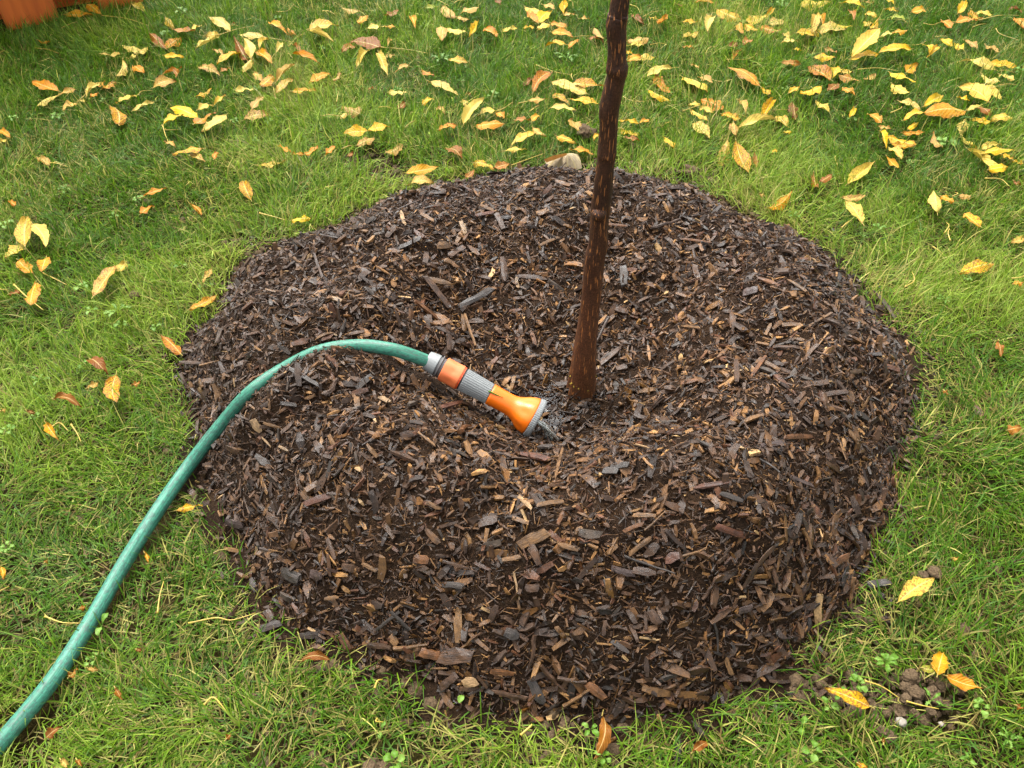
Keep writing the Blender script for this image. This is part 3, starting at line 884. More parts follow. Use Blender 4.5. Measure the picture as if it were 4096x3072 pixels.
lathe('collar_ring', [(.0125, .0085), (.0128, .0112), (.0150, .0112), (.0152, .0136), (.0168, .0138), (.0170, .0115), (.0235, .0115), (.0236, .0085)], M_dkgrey, conn)
def grips(s, p):
    m = 1.0
    for pc in (-.9, .1, 1.1, 2.1, 3.1, 4.1):
        m = m - .10 * np.exp(-((np.angle(np.exp(1j * (p - pc)))) / .30) ** 2 - ((s - .036) / .0062) ** 2)
    return m
lathe('connector_sleeve', [(.0215, .0100), (.0215, .0133), (.0222, .0140), (.030, .0142), (.034, .0142), (.038, .0143), (.042, .0144), (.046, .0144), (.0475, .0143), (.0480, .0110)], M_salmon, conn, 96, grips)
lathe('release_ring', [(.0478, .011), (.0480, .0139), (.0500, .0139), (.0502, .011)], M_button, conn, 96, ribs(20, .02))
lathe('rubber_gasket', [(.0500, .010), (.0502, .0128), (.0520, .0128), (.0522, .010)], M_black, conn)
g0, g1 = .0520, .0930
lathe('ribbed_grip', [(g0, .0100), (g0 + .0002, .0128), (g0 + .0012, .0136), (g1 - .001, .0124), (g1, .0120), (g1 + .0001, .0100)], M_grey, noz, 288, ribs(30, .045), False)
sc = (L1 - .010 - g1)
body = [(g1 + .0004, .0095), (g1 + .0006, .0119), (g1 + .0014, .0124), (g1 + sc * .25, .0121), (g1 + sc * .45, .0121), (g1 + sc * .56, .0128), (g1 + sc * .66, .0150), (g1 + sc * .75, .0182), (g1 + sc * .84, .0208),
        (g1 + sc * .92, .0221), (g1 + sc * .985, .0226), (g1 + sc, .0222), (g1 + sc + .0002, .0150)]
def thumb(s, p):
    m = 1.0
    for pc in (.55, 1.35, 2.25, 3.3, 4.3, 5.3):
        m = m - .075 * np.exp(-((np.angle(np.exp(1j * (p - pc)))) / .26) ** 2 - ((s - (g1 + sc * .80)) / .0085) ** 2)
    return m
prof = np.array(body)
pf = catmull(np.concatenate([prof[2:11], np.zeros((9, 1))], 1), 44)[:, :2]
lathe('nozzle_body', np.concatenate([prof[:2], pf, prof[11:]]), M_orange, noz, 96, thumb)
e0 = L1 - .0098
lathe('nozzle_bezel', [(e0, .0150), (e0 + .0002, .0224), (e0 + .0008, .0236), (e0 + .0060, .0240), (e0 + .0078, .0236), (e0 + .0088, .0226), (e0 + .0088, .0200), (e0 + .0070, .0195), (e0 + .0070, .0002)], M_grey, noz, 240, lambda s, p: 1 - .018 * (np.sin(60 * p) > .3) * (s < e0 + .0085) * (s > e0 + .0005), False)
# bit of grass stuck to the nozzle
q0 = unp(1650 + 845 / 2.765, 1350 + 595 / 2.765, .085)
def on_nozzle(px, py, lift=.0006):
    d = unp(px, py, 0) - np.array([0, 0, CAM_H]); d /= np.linalg.norm(d)
    for s in np.arange(.5, 1.4, .0004):
        P = np.array([0, 0, CAM_H]) + d * s
        w = P - REAR; al = np.dot(w, NX)
        if 0 < al < NLEN and np.linalg.norm(w - NX * al) < .0135 + lift: return P
    return unp(px, py, .08)
gp = catmull([on_nozzle(1650 + x / 2.765, 1350 + y / 2.765) for x, y in ((842, 592), (905, 622), (1000, 662))], 8)
V, F = tube(gp - gp[0], np.linspace(.0011, .0004, 9), 5)
o = link('grass_clipping', mesh_np('grass_clipping', V, F, True, None, M_weed), None, gp[0])
tag(o, 'thin green grass clipping stuck on the nozzle where grey grip meets orange body', 'grass clipping')

# water running from the nozzle and the puddle by the trunk
fc = REAR + NX * (e0 + .0072) * NLEN / .168
Vs, Fs, off = [], [], 0
rj = random.Random(4)
tgt = hit(2205, 1752, .002)
for k in range(6):
    a = rj.uniform(0, 2 * PI); rr_ = rj.uniform(.001, .009)
    s0 = fc + (NY * math.cos(a) + NZ * math.sin(a)) * rr_ - NZ * .003
    e = tgt + np.array([rj.gauss(0, .0045), rj.gauss(0, .004), 0])
    m1 = s0 * .6 + e * .4 + NX * .006 + np.array([rj.gauss(0, .001), rj.gauss(0, .001), .003])
    P = catmull([s0, m1, e], 12)
    Rr = np.array([.0013 + .0005 * math.sin(j * 1.7 + k) + .0003 * j / 3 for j in range(13)])
    v, f = tube(P - fc, Rr, 8)
    Vs.append(v); Fs += [q + off for q in f]; off += len(v)
o = link('water_jet', mesh_np('water_jet', np.concatenate(Vs), Fs, True, None, M_jet), None, fc)
tag(o, 'weak clear stream of water spilling from the nozzle face onto the mulch', 'water')
pc = hit(2262, 1630, 0)
m = 56
ringv = [[0, 0, 0]]
for rr_ in (.25, .5, .75, 1.0):
    for a in range(m):
        an = a / m * 2 * PI
        r_ = rr_ * .052 * (1 + .25 * math.sin(3 * an + 1) + .15 * math.sin(5 * an))
        ringv.append([r_ * math.cos(an) * 1.05, r_ * math.sin(an) * .8, 0])
ringv = np.array(ringv)
ringv[:, 2] = .0004 * vnoise(ringv[:, 0], ringv[:, 1], 150, 2)
Ff = [np.array([(0, 1 + a, 1 + (a + 1) % m) for a in range(m)])]
Ff.append(np.array([(1 + k * m + a, 1 + (k + 1) * m + a, 1 + (k + 1) * m + (a + 1) % m, 1 + k * m + (a + 1) % m) for k in range(3) for a in range(m)]))
gxx, gyy = np.meshgrid(np.linspace(pc[0] - .05, pc[0] + .05, 21), np.linspace(pc[1] - .04, pc[1] + .04, 21))
PUD_Z = float(np.quantile(mound_h(gxx, gyy), .16)) + .0015
tag(link('water_puddle', mesh_np('water_puddle', ringv, Ff, True, None, M_water), None, (pc[0], pc[1], PUD_Z)), kind='structure')

# ------------------------------------------------------------------ orange board fence, far left corner
B0 = unp(35, 127, .004)[:2]; B1 = unp(582, 12, .004)[:2]
fd = (B1 - B0) / np.linalg.norm(B1 - B0); fn = np.array([-fd[1], fd[0]])    # fn points away from the camera
if fn[1] < 0: fn = -fn
def s_of(px, py): return float(np.dot(unp(px, py, .004)[:2] - B0, fd))
fence = empty('board_fence', (B0[0], B0[1], 0))
tag(fence, 'orange stained board fence standing at the far left corner of the lawn', 'fence')
def board(s0, s1, depth, zb, h=.62, th=.018, name='board'):
    bm = bmesh.new()
    bmesh.ops.create_cube(bm, size=1)
    for v in bm.verts:
        s = s0 if v.co.x < 0 else s1
        d = depth if v.co.y < 0 else depth + th
        z = zb if v.co.z < 0 else h
        p = fd * s + fn * d
        v.co = (p[0], p[1], z)
    bmesh.ops.recalc_face_normals(bm, faces=bm.faces)
    bmesh.ops.bevel(bm, geom=bm.edges[:], offset=.0025, segments=2, affect='EDGES')
    me = bpy.data.meshes.new(name); bm.to_mesh(me); bm.free()
    me.materials.append(M_board)
    return link(name, me, fence)
sa, sb_, sc_, sd_ = s_of(35, 127), s_of(250, 92), s_of(408, 52), s_of(582, 12)
gapw = sc_ - sb_
for (a0, a1) in ((sa, sb_), (sc_, sd_), (sa - gapw - (sb_ - sa), sa - gapw), (sa - 2 * gapw - 2 * (sb_ - sa), sa - 2 * gapw - (sb_ - sa))):
    board(a0, a1, 0, .004)
for (a0, a1) in ((sb_ - .03, sc_ + .03), (sa - gapw - .03, sa + .03), (sa - 2 * gapw - (sb_ - sa) - .03, sa - gapw - (sb_ - sa) + .03)):
    board(a0, a1, .075, .030)
board(sa - 2 * gapw - 2 * (sb_ - sa), sd_, .115, -.02, .10, .018, 'gap_shade_board')  # unseen board added behind the fence so the gap under the boards stays dark
for zz in (.20, .50):
    board(sa - 2 * gapw - 2 * (sb_ - sa), sd_, .0185, zz, zz + .05, .055, 'rail')

# ------------------------------------------------------------------ soil clods, stones, crumbs
def lump(seed, r, sub=2, amp=.28):
    bm = bmesh.new()
    bmesh.ops.create_icosphere(bm, subdivisions=sub, radius=1)
    rr_ = random.Random(seed)
    o1, o2 = rr_.uniform(0, 50), rr_.uniform(0, 50)
    for v in bm.verts:
        c = np.array(v.co)
        d = 1 + .10 * float(vnoise(c[0] * 15 + o1, c[1] * 15 + c[2] * 11 + o2, 1.0, 9)) + amp * float(vnoise(c[0] * 1.3 + o1, c[1] * 1.3 + c[2] * 1.7 + o2, 1.0, 3)) + amp * .5 * float(vnoise(c[0] * 3 + o2, c[2] * 3 + c[1] * 2 + o1, 1.0, 5)) + amp * .25 * float(vnoise(c[0] * 7 + o2, c[2] * 7 + c[1] * 6 + o1, 1.0, 6))
        v.co = Vector(c * d * r) ; v.co.z *= .72
    V = np.array([v.co[:] for v in bm.verts]); F = np.array([[q.index for q in f.verts] for f in bm.faces])
    bm.free()
    return V, F
K9 = 996 / 2212.0
CL = [(2339, 559, 36, 'rounded grey brown soil clod resting on leaves left of the trunk'), (2530, 585, 25, 'small brown soil clod in the grass just right of the trunk'),
      (2755, 688, 36, 'largest soil clod at the back right edge of the mulch mound'), (2796, 707, 15, 'small soil clod touching the largest clod behind the mound'),
      (2842, 720, 18, 'crumbly soil clod right of the pair at the back edge of the mound'), (2812, 734, 9, 'tiny pale soil crumb in front of the clods behind the mound')]
for (x_, y_, r_, nm) in [(1220, 460, 72, 'largest clod at the back'), (1170, 540, 52, 'left clod under the largest one'), (1275, 590, 58, 'middle clod under the largest one'), (1190, 645, 48, 'left clod beside the pale stalk end'),
                     (1420, 575, 58, 'clod left of the orange leaf'), (1495, 525, 42, 'clod touching the orange leaf'), (1460, 650, 50, 'clod right of the middle'), (1550, 705, 42, 'rightmost clod'),
                     (1400, 750, 44, 'front clod on the right side'), (1260, 755, 38, 'front clod in the middle'), (1130, 765, 42, 'front clod on the left side'),
                     (1290, 665, 32, 'small clod in the centre')]:
    CL.append((3100 + x_ * K9, 2500 + y_ * K9, r_ * K9, nm + ' of the crumbled soil heap near the front right'))
CL += [(3100 + 970 * K9, 2500 + 920 * K9, 22, 'left clod of a pair in the grass below the pale stone'), (3100 + 1042 * K9, 2500 + 972 * K9, 21, 'right clod of a pair in the grass below the pale stone'),
       (1366 + 195 * S16, 2048 + 1640 * S16, 40, 'grey brown soil lump at the bottom edge left of centre'), (1366 + 290 * S16, 2048 + 1655 * S16, 30, 'smaller soil lump beside the grey one at the bottom edge')]
for k, (px, py, r_, lab) in enumerate(CL):
    P = unp(px, py, .012)
    r = r_ / FPX * proj(P)[2]
    V, F = lump(k, r, 4, .36)
    onleaf = k == 0
    o = link('soil_clod', mesh_np('soil_clod', V, F, True, None, M_soil), None, (P[0], P[1], r * .55 + (.018 if onleaf else .004)))
    tag(o, lab, 'soil clod', 'soil clods lying in the grass')
for k, (px, py, r_, lab) in enumerate([(3100 + 1120 * K9, 2500 + 862 * K9, 21, 'pale whitish stone in the grass below the crumbled soil heap'), (3100 + 1475 * K9, 2500 + 880 * K9, 10, 'tiny white stone right of the pale stone by the soil heap'),
                                       (540, 1182, 22, 'flat grey pebble in the grass left of the mound above the rusty leaf'), (3740, 2290, 26, 'grey stone behind the pale oval leaf right of the mound'), (3690, 2300, 22, 'brownish stone left of the grey one behind the pale oval leaf')]):
    P = unp(px, py, .012); r = r_ / FPX * proj(P)[2]
    V, F = lump(70 + k, r, 3, .16)
    o = link('stone', mesh_np('stone', V, F, True, None, M_stone if k < 2 else M_soil), None, (P[0], P[1], .012))
    tag(o, lab, 'stone', 'small stones in the grass')
# bare soil patches: (px, py, rx, ry, amount)
PATCH = [(3560, 2790, 300, 130, 1.0), (1480, 640, 100, 40, 1.0), (1585, 700, 120, 45, 1.0), (2330, 2890, 560, 45, .9), (1850, 2830, 200, 60, .8), (3000, 2745, 280, 60, .8), (960, 1005, 130, 36, .8),
         (2760, 715, 130, 40, .7), (1450, 3050, 160, 60, .6), (3200, 2830, 120, 80, .5), (420, 1560, 110, 45, .5), (2330, 690, 330, 30, .6), (840, 1110, 90, 60, .4), (3640, 1440, 90, 130, .35), (3430, 860, 70, 60, .3), (2380, 2960, 420, 60, .5)]
PW = []
for (px, py, rx, ry, am) in PATCH:
    c = unp(px, py, .0); a = unp(px + rx, py, 0) - c; b = unp(px, py - ry, 0) - c
    PW.append((c[0], c[1], abs(a[0]), max(abs(b[1]), .012), am))
def patch_amt(x, y):
    m = np.zeros_like(x)
    for (cx, cy, rx, ry, am) in PW:
        d = ((x - cx) / rx) ** 2 + ((y - cy) / ry) ** 2 + .5 * vnoise(x, y, 28, 12)
        m = np.maximum(m, am * sstep(1.25, .55, d))
    return m
bm = bmesh.new(); bmesh.ops.create_icosphere(bm, subdivisions=1, radius=1)
IV = np.array([v.co[:] for v in bm.verts]); IF = np.array([[q.index for q in f.verts] for f in bm.faces]); bm.free()
n = 170000
x = RNG.uniform(-1.0, 1.0, n); y = RNG.uniform(.22, 1.6, n)
t, _ = edge_t(x, y)
pa = np.maximum(patch_amt(x, y), .42 * np.exp(-((t - 1.03) / .045) ** 2)) + .03
k = np.where((RNG.random(n) < pa * .75) & (t > .96))[0][:7000]
x, y = x[k], y[k]; n = len(k)
sz = np.clip(np.exp(RNG.normal(math.log(.0026), .5, n)), .001, .008)
v = IV[None] * (1 + RNG.normal(0, .2, (n, len(IV), 1))) * sz[:, None, None] * np.array([1, 1, .75])
v = v + np.stack([x, y, lawn_h(x, y) + sz * .3 + RNG.uniform(0, .004, n)], -1)[:, None, :]
F = (IF[None] + (np.arange(n) * len(IV))[:, None, None]).reshape(-1, 3)
tag(link('soil_crumbs', mesh_np('soil_crumbs', v.reshape(-1, 3), F, True, None, M_soil)), 'crumbs of bare brown soil scattered in the grass round the mulch mound', 'soil', None, 'stuff')


# ------------------------------------------------------------------ fallen leaves
# base x y, tip x y, apparent width, colour, flags (s spotted, u curled up, B wide, letter+digit = leaflet of that compound leaf); enlarged-photo units per block
LV = {
Z1: '''860 25 945 85 45 p;415 95 660 105 32 o A1;560 25 665 100 42 o A1;1075 115 1130 180 42 p;1110 185 1265 195 60 o s;1255 200 1310 165 35 p;1490 200 1350 110 55 p A2;1425 225 1330 240 25 p A2;
1420 235 1265 315 26 p A2;1070 315 965 215 50 b A3;1075 315 1185 240 60 o A3;1060 360 1190 365 26 y;880 350 780 295 46 p A4;870 350 960 305 46 p A4;885 352 820 375 30 p A4;655 350 785 350 46 p;
795 385 750 490 30 p;860 425 930 475 58 o;1050 480 1180 437 16 o;1740 245 1540 225 32 p A5;1575 245 1625 380 62 p A5;1600 390 1510 230 50 b s;1560 345 1405 420 70 y;1380 325 1450 360 30 t;
1640 385 1575 470 40 p;1655 335 1765 410 52 o;1740 255 1680 325 28 p;1790 340 1835 275 30 p;1290 435 1430 495 52 t;1430 465 1490 440 25 b;1650 470 1700 530 50 t;1690 560 1775 490 56 o s;
1785 535 1910 420 26 t;1750 150 1865 220 42 o;1865 180 1920 225 22 o;2000 190 2195 165 62 p A6;2000 200 2160 265 32 p A6;1900 350 2070 410 36 o;1895 290 1945 345 25 b;2000 545 2140 475 42 o;
2160 520 2200 470 50 t;1785 605 1900 515 46 t;1890 595 2050 585 26 o;1520 585 1640 580 24 p;1630 710 1710 625 52 t;1580 780 1740 740 56 t s;1270 625 1370 570 32 y;990 570 1145 530 60 t u;
380 590 210 525 60 o;380 620 225 710 26 p A7;385 618 490 575 24 t A7;560 625 660 535 32 p A8;600 555 680 520 32 o;660 580 755 530 56 o s;580 640 640 600 22 o A8;500 670 405 715 42 t A8;
510 655 555 655 24 p A8;890 620 750 670 60 p;860 720 1000 660 22 p;770 810 710 690 78 y s;1285 765 1100 695 62 y;1055 810 1195 745 46 y;1280 715 1380 680 36 p;1380 690 1465 620 26 p;
1260 805 1395 725 62 o s;1465 745 1305 850 58 p;1315 965 1115 1000 46 y s;1065 920 1140 960 32 t;1235 990 1330 1050 46 t;1385 1035 1415 985 36 o;1630 1300 1575 1170 82 y s;915 1280 1080 1220 32 o;
910 1390 1000 1335 46 o;1230 1320 1300 1390 32 o;320 1070 240 1020 56 t;1800 945 1890 990 30 o;1890 995 1975 1000 18 o;1975 1000 2060 940 46 o;2110 1010 2170 945 40 o;1665 1070 1860 1035 32 p;
1885 1430 2015 1415 36 y;60 1300 105 1335 42 o;0 840 70 890 42 o;0 930 45 905 40 p;165 1600 185 1400 105 p A9;210 1450 300 1595 105 p A9;160 1575 30 1665 108 p A9;
245 260 330 268 14 o;1500 160 1530 150 18 b;1140 500 1110 440 22 b''',
R4: '''115 25 215 110 92 o A9;300 10 270 105 88 o A9;605 265 745 60 112 t;755 100 820 30 72 p;235 170 200 320 122 o;55 250 135 225 36 b;1225 345 1410 255 46 o;1175 640 1040 510 72 o s;
585 670 700 770 92 b u;755 765 755 950 125 o s;560 860 640 820 42 t;350 930 530 985 52 b u;300 1080 390 1200 46 o;170 1000 230 1020 24 b;0 1010 40 985 36 t;1140 1650 1310 1610 42 y s;1370 80 1310 170 40 t;850 840 910 810 34 b''',
R7: '''0 350 20 440 46 o;285 335 310 305 28 b;510 630 560 605 26 b;295 1470 400 1390 92 b u;445 1075 500 1010 70 b;745 1135 800 1220 36 b;390 1600 440 1658 52 t;495 1600 530 1650 38 b;
1945 965 2140 960 62 b u;1460 1480 1500 1435 34 b;560 1010 640 1020 32 t;935 260 960 325 30 o;880 890 920 900 30 b''',
Z2: '''655 40 740 115 62 t B1;745 110 830 130 42 t B1;780 85 890 45 72 t B1;620 45 530 60 22 g;165 185 280 170 27 p;280 170 350 172 16 o;455 110 480 185 32 o;255 310 60 270 76 b s;90 300 0 340 36 b;180 330 95 440 52 p;
240 340 300 490 62 p;300 300 320 250 26 t;350 470 440 420 26 t;270 370 345 350 22 t;640 170 650 265 82 t;675 190 815 210 42 p;885 140 825 245 42 y;930 185 1010 235 72 o;1040 205 1140 180 24 p;
1270 150 1205 70 52 o B2;1275 150 1365 70 62 y B2;1190 45 1300 95 46 p;1180 180 1250 180 32 y;1270 185 1350 160 42 p B2;1300 30 1380 60 52 t;1435 0 1440 95 52 y;1355 150 1465 180 46 o;1440 100 1510 95 26 t;
1540 125 1610 125 30 t;1700 250 1640 180 36 t;1360 210 1500 240 36 o B3;1460 290 1320 300 46 y B3;1470 310 1535 255 36 o B3;1600 250 1700 270 26 b;690 390 820 405 32 p;520 450 600 485 32 o;560 525 755 615 56 p;
300 600 430 600 42 p;525 680 600 640 36 y;365 700 410 660 42 b;120 740 0 690 80 t;0 770 40 730 32 p;790 810 925 635 62 p B4;1010 720 880 755 56 p B4;1000 730 1050 770 42 o;870 820 1060 800 52 o;770 660 860 660 32 p;
610 700 670 735 32 t;630 840 750 815 46 o;1260 865 1090 960 56 p;1240 825 1325 880 32 t;1120 780 1230 780 42 b;1230 790 1280 745 46 o;1510 715 1340 700 36 p;1240 600 1365 465 66 o s;1490 545 1700 560 112 o s B;
1590 610 1360 530 62 p;1360 610 1480 680 46 y s;1480 645 1675 675 36 y;1180 560 1240 510 42 b;1210 650 1330 640 32 t;1055 980 1200 970 27 p;685 965 780 1035 72 b u;415 1120 630 1080 52 o;430 1200 600 1185 52 t u;
805 1155 865 1095 36 b;850 1055 990 1095 46 y s;290 990 395 930 72 t;100 945 215 890 52 t;180 850 10 865 92 y B5;170 850 315 820 62 y B5;40 1010 75 985 32 b;1580 875 1495 775 80 t;1390 880 1520 930 32 y;
1480 970 1630 1000 52 o;1630 905 1665 870 32 y;1790 860 1935 890 46 y;1830 890 1930 910 32 b;2080 885 2150 965 62 y B;1800 785 1930 800 22 y;1930 800 2000 775 28 o;1850 395 1940 365 46 o;1880 380 2030 375 42 p;
1850 270 1990 245 46 t;1845 300 1960 290 26 p;1845 330 1885 345 50 y;1990 115 2045 120 56 p;2045 155 2115 90 36 o;1880 95 1960 155 32 b;1975 500 2140 440 42 p;2130 600 2045 465 72 o;1985 585 2130 660 32 y;
110 150 170 100 42 o;0 45 120 70 26 t;990 0 1025 30 32 b;280 100 370 60 32 b;985 1095 1090 1060 46 b;175 580 210 570 30 b;800 615 840 610 26 b;2160 20 2205 40 24 b''',
Z3: '''85 10 220 25 36 o;220 60 380 130 56 y;415 140 560 95 46 p;540 120 580 55 36 y;190 110 165 205 72 p;0 140 100 140 56 y;10 240 100 205 52 p;0 305 75 310 62 o;370 150 400 220 52 o;400 150 490 190 36 y;490 170 640 195 46 o s;
550 160 680 150 52 p;780 190 910 230 46 y;830 220 870 95 62 p;880 100 910 190 42 o;880 215 1060 190 62 p;920 150 1100 170 52 y;730 215 850 235 36 y;640 280 750 270 27 p;640 220 680 280 32 p;760 35 960 10 42 p;
1020 20 1180 55 52 y;1080 70 1110 130 42 b;1180 90 1260 110 42 p;1170 170 1230 150 36 p;1095 370 1280 180 82 p;1240 180 1275 110 46 y;1280 240 1370 215 27 p;1360 210 1460 195 32 o;1090 385 1270 350 52 y;
1480 320 1270 340 56 y;850 375 990 370 36 y;960 520 810 430 96 o s C1;960 510 1000 435 72 y C1;1000 480 1150 520 72 o s C1;1010 470 1100 460 38 p C1;900 560 760 600 62 y C1;940 590 1010 540 56 b;680 610 760 565 32 y;
1040 570 1120 620 42 o;1175 510 1250 475 36 t;500 560 290 435 52 o;510 570 570 610 52 y;0 500 160 600 82 p;100 500 195 540 52 t;265 715 115 645 76 o C2;40 680 120 670 27 p;110 700 200 730 32 p;50 715 165 780 27 p;
250 740 380 780 52 o C2;90 790 175 900 84 p;330 790 350 890 52 t;295 900 260 1070 76 t;345 905 430 1115 104 y s;470 980 480 1080 36 b;580 640 510 780 46 y;730 770 715 660 62 b;360 650 410 750 32 t;
350 840 610 780 42 p C3;620 750 690 830 62 p C3;655 855 705 855 27 y;865 655 950 720 66 p;1110 700 1080 765 36 y;1200 740 1290 800 62 o;1270 820 1350 830 42 t;1285 850 1320 970 52 y C4;1330 880 1515 935 52 y C4;
1350 930 1500 940 27 o;1340 960 1420 1030 72 p;1320 1010 1410 1090 32 o;1065 1195 1250 1040 66 p;575 985 620 975 32 y;850 1115 870 1210 46 b;890 1180 970 1130 42 b;550 1340 705 1240 56 o;1030 1280 1190 1260 36 t;
1165 1450 1050 1300 78 p;1650 1385 1625 1235 82 p;1670 1270 1760 1310 56 o;1790 1280 1870 1265 42 t;1930 1470 1825 1380 72 y s;1680 945 1630 845 46 t;1840 770 1800 880 52 p;1810 880 1930 970 46 p;1930 970 2070 935 36 p;
1940 1000 2150 975 46 y;2060 1000 2140 1030 52 y;1850 970 2040 1140 46 p;1980 1100 2110 1080 52 y;2140 1040 2212 1060 42 y;1980 660 1795 560 102 p B;1780 630 1860 655 36 y;1970 540 2065 645 56 p;1940 480 2060 530 62 p;
2050 480 2150 520 46 p;2030 455 1780 400 36 p;1980 410 2165 440 76 y;1670 255 1750 300 72 y;1560 290 1610 350 62 y;1580 375 1650 300 42 y;1760 280 1820 320 52 y;1820 260 1910 320 32 t;1340 470 1510 530 62 y;
1355 540 1470 600 46 p;1450 470 1530 410 66 o;1400 655 1540 710 32 p;1560 690 1680 620 56 y;1835 720 1560 740 76 o;1430 780 1580 730 52 y;1460 840 1530 790 32 y;1420 860 1570 850 27 o;1870 770 2000 790 42 y;
1920 700 1990 750 62 b u;2000 770 2145 765 46 p;1830 720 1950 690 36 p;1780 90 1830 10 42 y;1870 60 1940 120 62 o;1900 85 2010 100 52 p;1675 130 1745 180 62 o;1770 150 1910 135 36 o;2110 50 2200 80 72 b;
2150 120 2212 180 62 o;1480 80 1570 60 46 o;1310 60 1400 75 42 y;1350 110 1460 130 36 g;1170 10 1240 20 32 t;1320 0 1370 25 42 y;1960 290 2050 340 46 t;300 300 350 270 42 b C5;390 290 450 260 42 b C5;320 390 385 320 42 o C5;
50 420 110 440 42 t;920 315 1000 340 32 t;715 320 770 325 24 y;640 405 770 415 27 b;500 1250 540 1270 42 t;2140 1170 2190 1200 52 b;2212 1540 2125 1570 52 t''',
R6: '''1795 110 2020 50 88 y s;2045 550 2065 650 52 b;2100 1130 2200 1110 72 b;2140 185 2212 170 36 o;1690 870 1720 900 28 b''',
R9: '''1395 585 1630 430 142 p B;1220 1265 920 1140 92 y s;1650 1060 1690 910 130 o u;1700 1060 1950 1140 92 o;2150 1250 2212 1270 56 b;60 1560 160 1490 72 b u;1130 1625 1200 1658 42 o;1300 1510 1310 1460 24 b;1740 300 1785 300 34 t;1545 1010 1640 1020 70 g''',
R8: '''1690 1310 1625 1610 82 b u''',
}
STALK = {
Z1: ['820 90 855 0', '660 100 820 120 960 165 A1', '1420 225 1530 190 1650 165 A2', '860 375 885 400 890 425 A4', '1740 245 1860 265 1980 290 A5', '1870 300 1925 240 1990 200 2025 130 A6', '380 590 382 610 370 625 A7', '500 660 560 600 595 520 A8',
     '890 620 920 590 990 585', '1055 815 1070 870 1095 930', '325 1055 440 1080', '1680 1380 1760 1400 1850 1425', '1070 838 1165 840', '1790 75 1860 70 1905 25', '1490 170 1550 168', '1765 520 1775 590 1785 640', '2090 750 2212 755', '2180 660 2205 570', '0 340 60 342', '230 310 310 320 380 345', '2090 70 2170 95', '1860 345 1900 380', '400 180 500 140'],
R4: ['90 185 180 270 280 350', '280 110 340 140 430 185', '460 1090 500 1150 525 1205', '300 1140 380 1080 440 1130', '0 215 50 220'],
R7: ['290 675 400 715 520 720', '1020 655 1035 540 1060 450', '1220 720 1400 685 1500 700 1655 655', '0 590 60 480', '1320 1250 1470 1295'],
Z2: ['1145 670 1250 640 1310 575 1440 535', '1100 1070 1210 1030 1320 990', '840 1005 865 920', '410 825 490 785', '0 965 70 945', '1870 30 1935 85', '1820 625 1900 655 2030 650', '1220 720 1290 690', '730 20 800 0', '240 695 330 700', '2000 290 2120 290',
     '620 0 700 40', '255 305 420 320 560 345', '1500 240 1640 235 B3', '1010 720 1060 695 1110 660 B4', '1490 480 1500 520', '1260 420 1380 465 1490 485', '1570 840 1590 800 1620 785', '1160 820 1200 890', '1470 0 1500 50', '2070 820 2130 790', '1950 110 2090 70', '2120 450 2190 435', '1795 830 1830 855'],
Z3: ['275 220 320 190 370 150', '120 480 230 525 315 515', '285 385 430 380 490 335', '1420 290 1520 290 1580 265', '1270 130 1410 125 1460 150', '1560 150 1620 160 1700 140 1900 145', '1920 130 2050 100 2180 100', '1880 175 1970 155', '2030 185 2060 220 2180 260',
     '2040 460 2150 470', '2050 550 2170 550', '1350 730 1420 690', '1890 700 2020 650', '2030 705 2090 700 2115 675', '990 1010 1005 1070', '1960 1155 2060 1160 2115 1205', '1695 1510 1710 1440', '1735 1560 1730 1480', '1625 1600 1690 1650', '585 715 650 708 745 715',
     '1030 1475 1100 1430', '260 830 300 760', '190 110 210 80', '0 720 120 680', '2140 805 2212 808', '150 350 170 310 210 300', '420 770 480 740', '310 740 440 770', '1130 450 1260 440 1400 460', '1640 240 1720 240', '1750 1270 1765 1245'],
R6: ['1440 200 1500 160 1490 105', '2130 145 2212 125'],
R9: ['1180 1092 1290 1130 1405 1205', '1450 1225 1540 1250 1660 1275'],
R8: ['215 1140 265 1085', '1160 1445 1230 1375', '230 1340 270 1360'],
}
LCOL = {'y': [(.47, .280, .0015), (.46, .260, .0015), (.48, .315, .006)], 'p': [(.46, .335, .045), (.46, .31, .035), (.47, .355, .070)], 'o': [(.43, .195, .0015), (.42, .165, .0015), (.45, .225, .002)],
        'b': [(.190, .070, .004), (.150, .050, .004), (.24, .095, .005)], 't': [(.36, .230, .037), (.32, .20, .036), (.38, .25, .05)], 'g': [(.22, .25, .02)]}
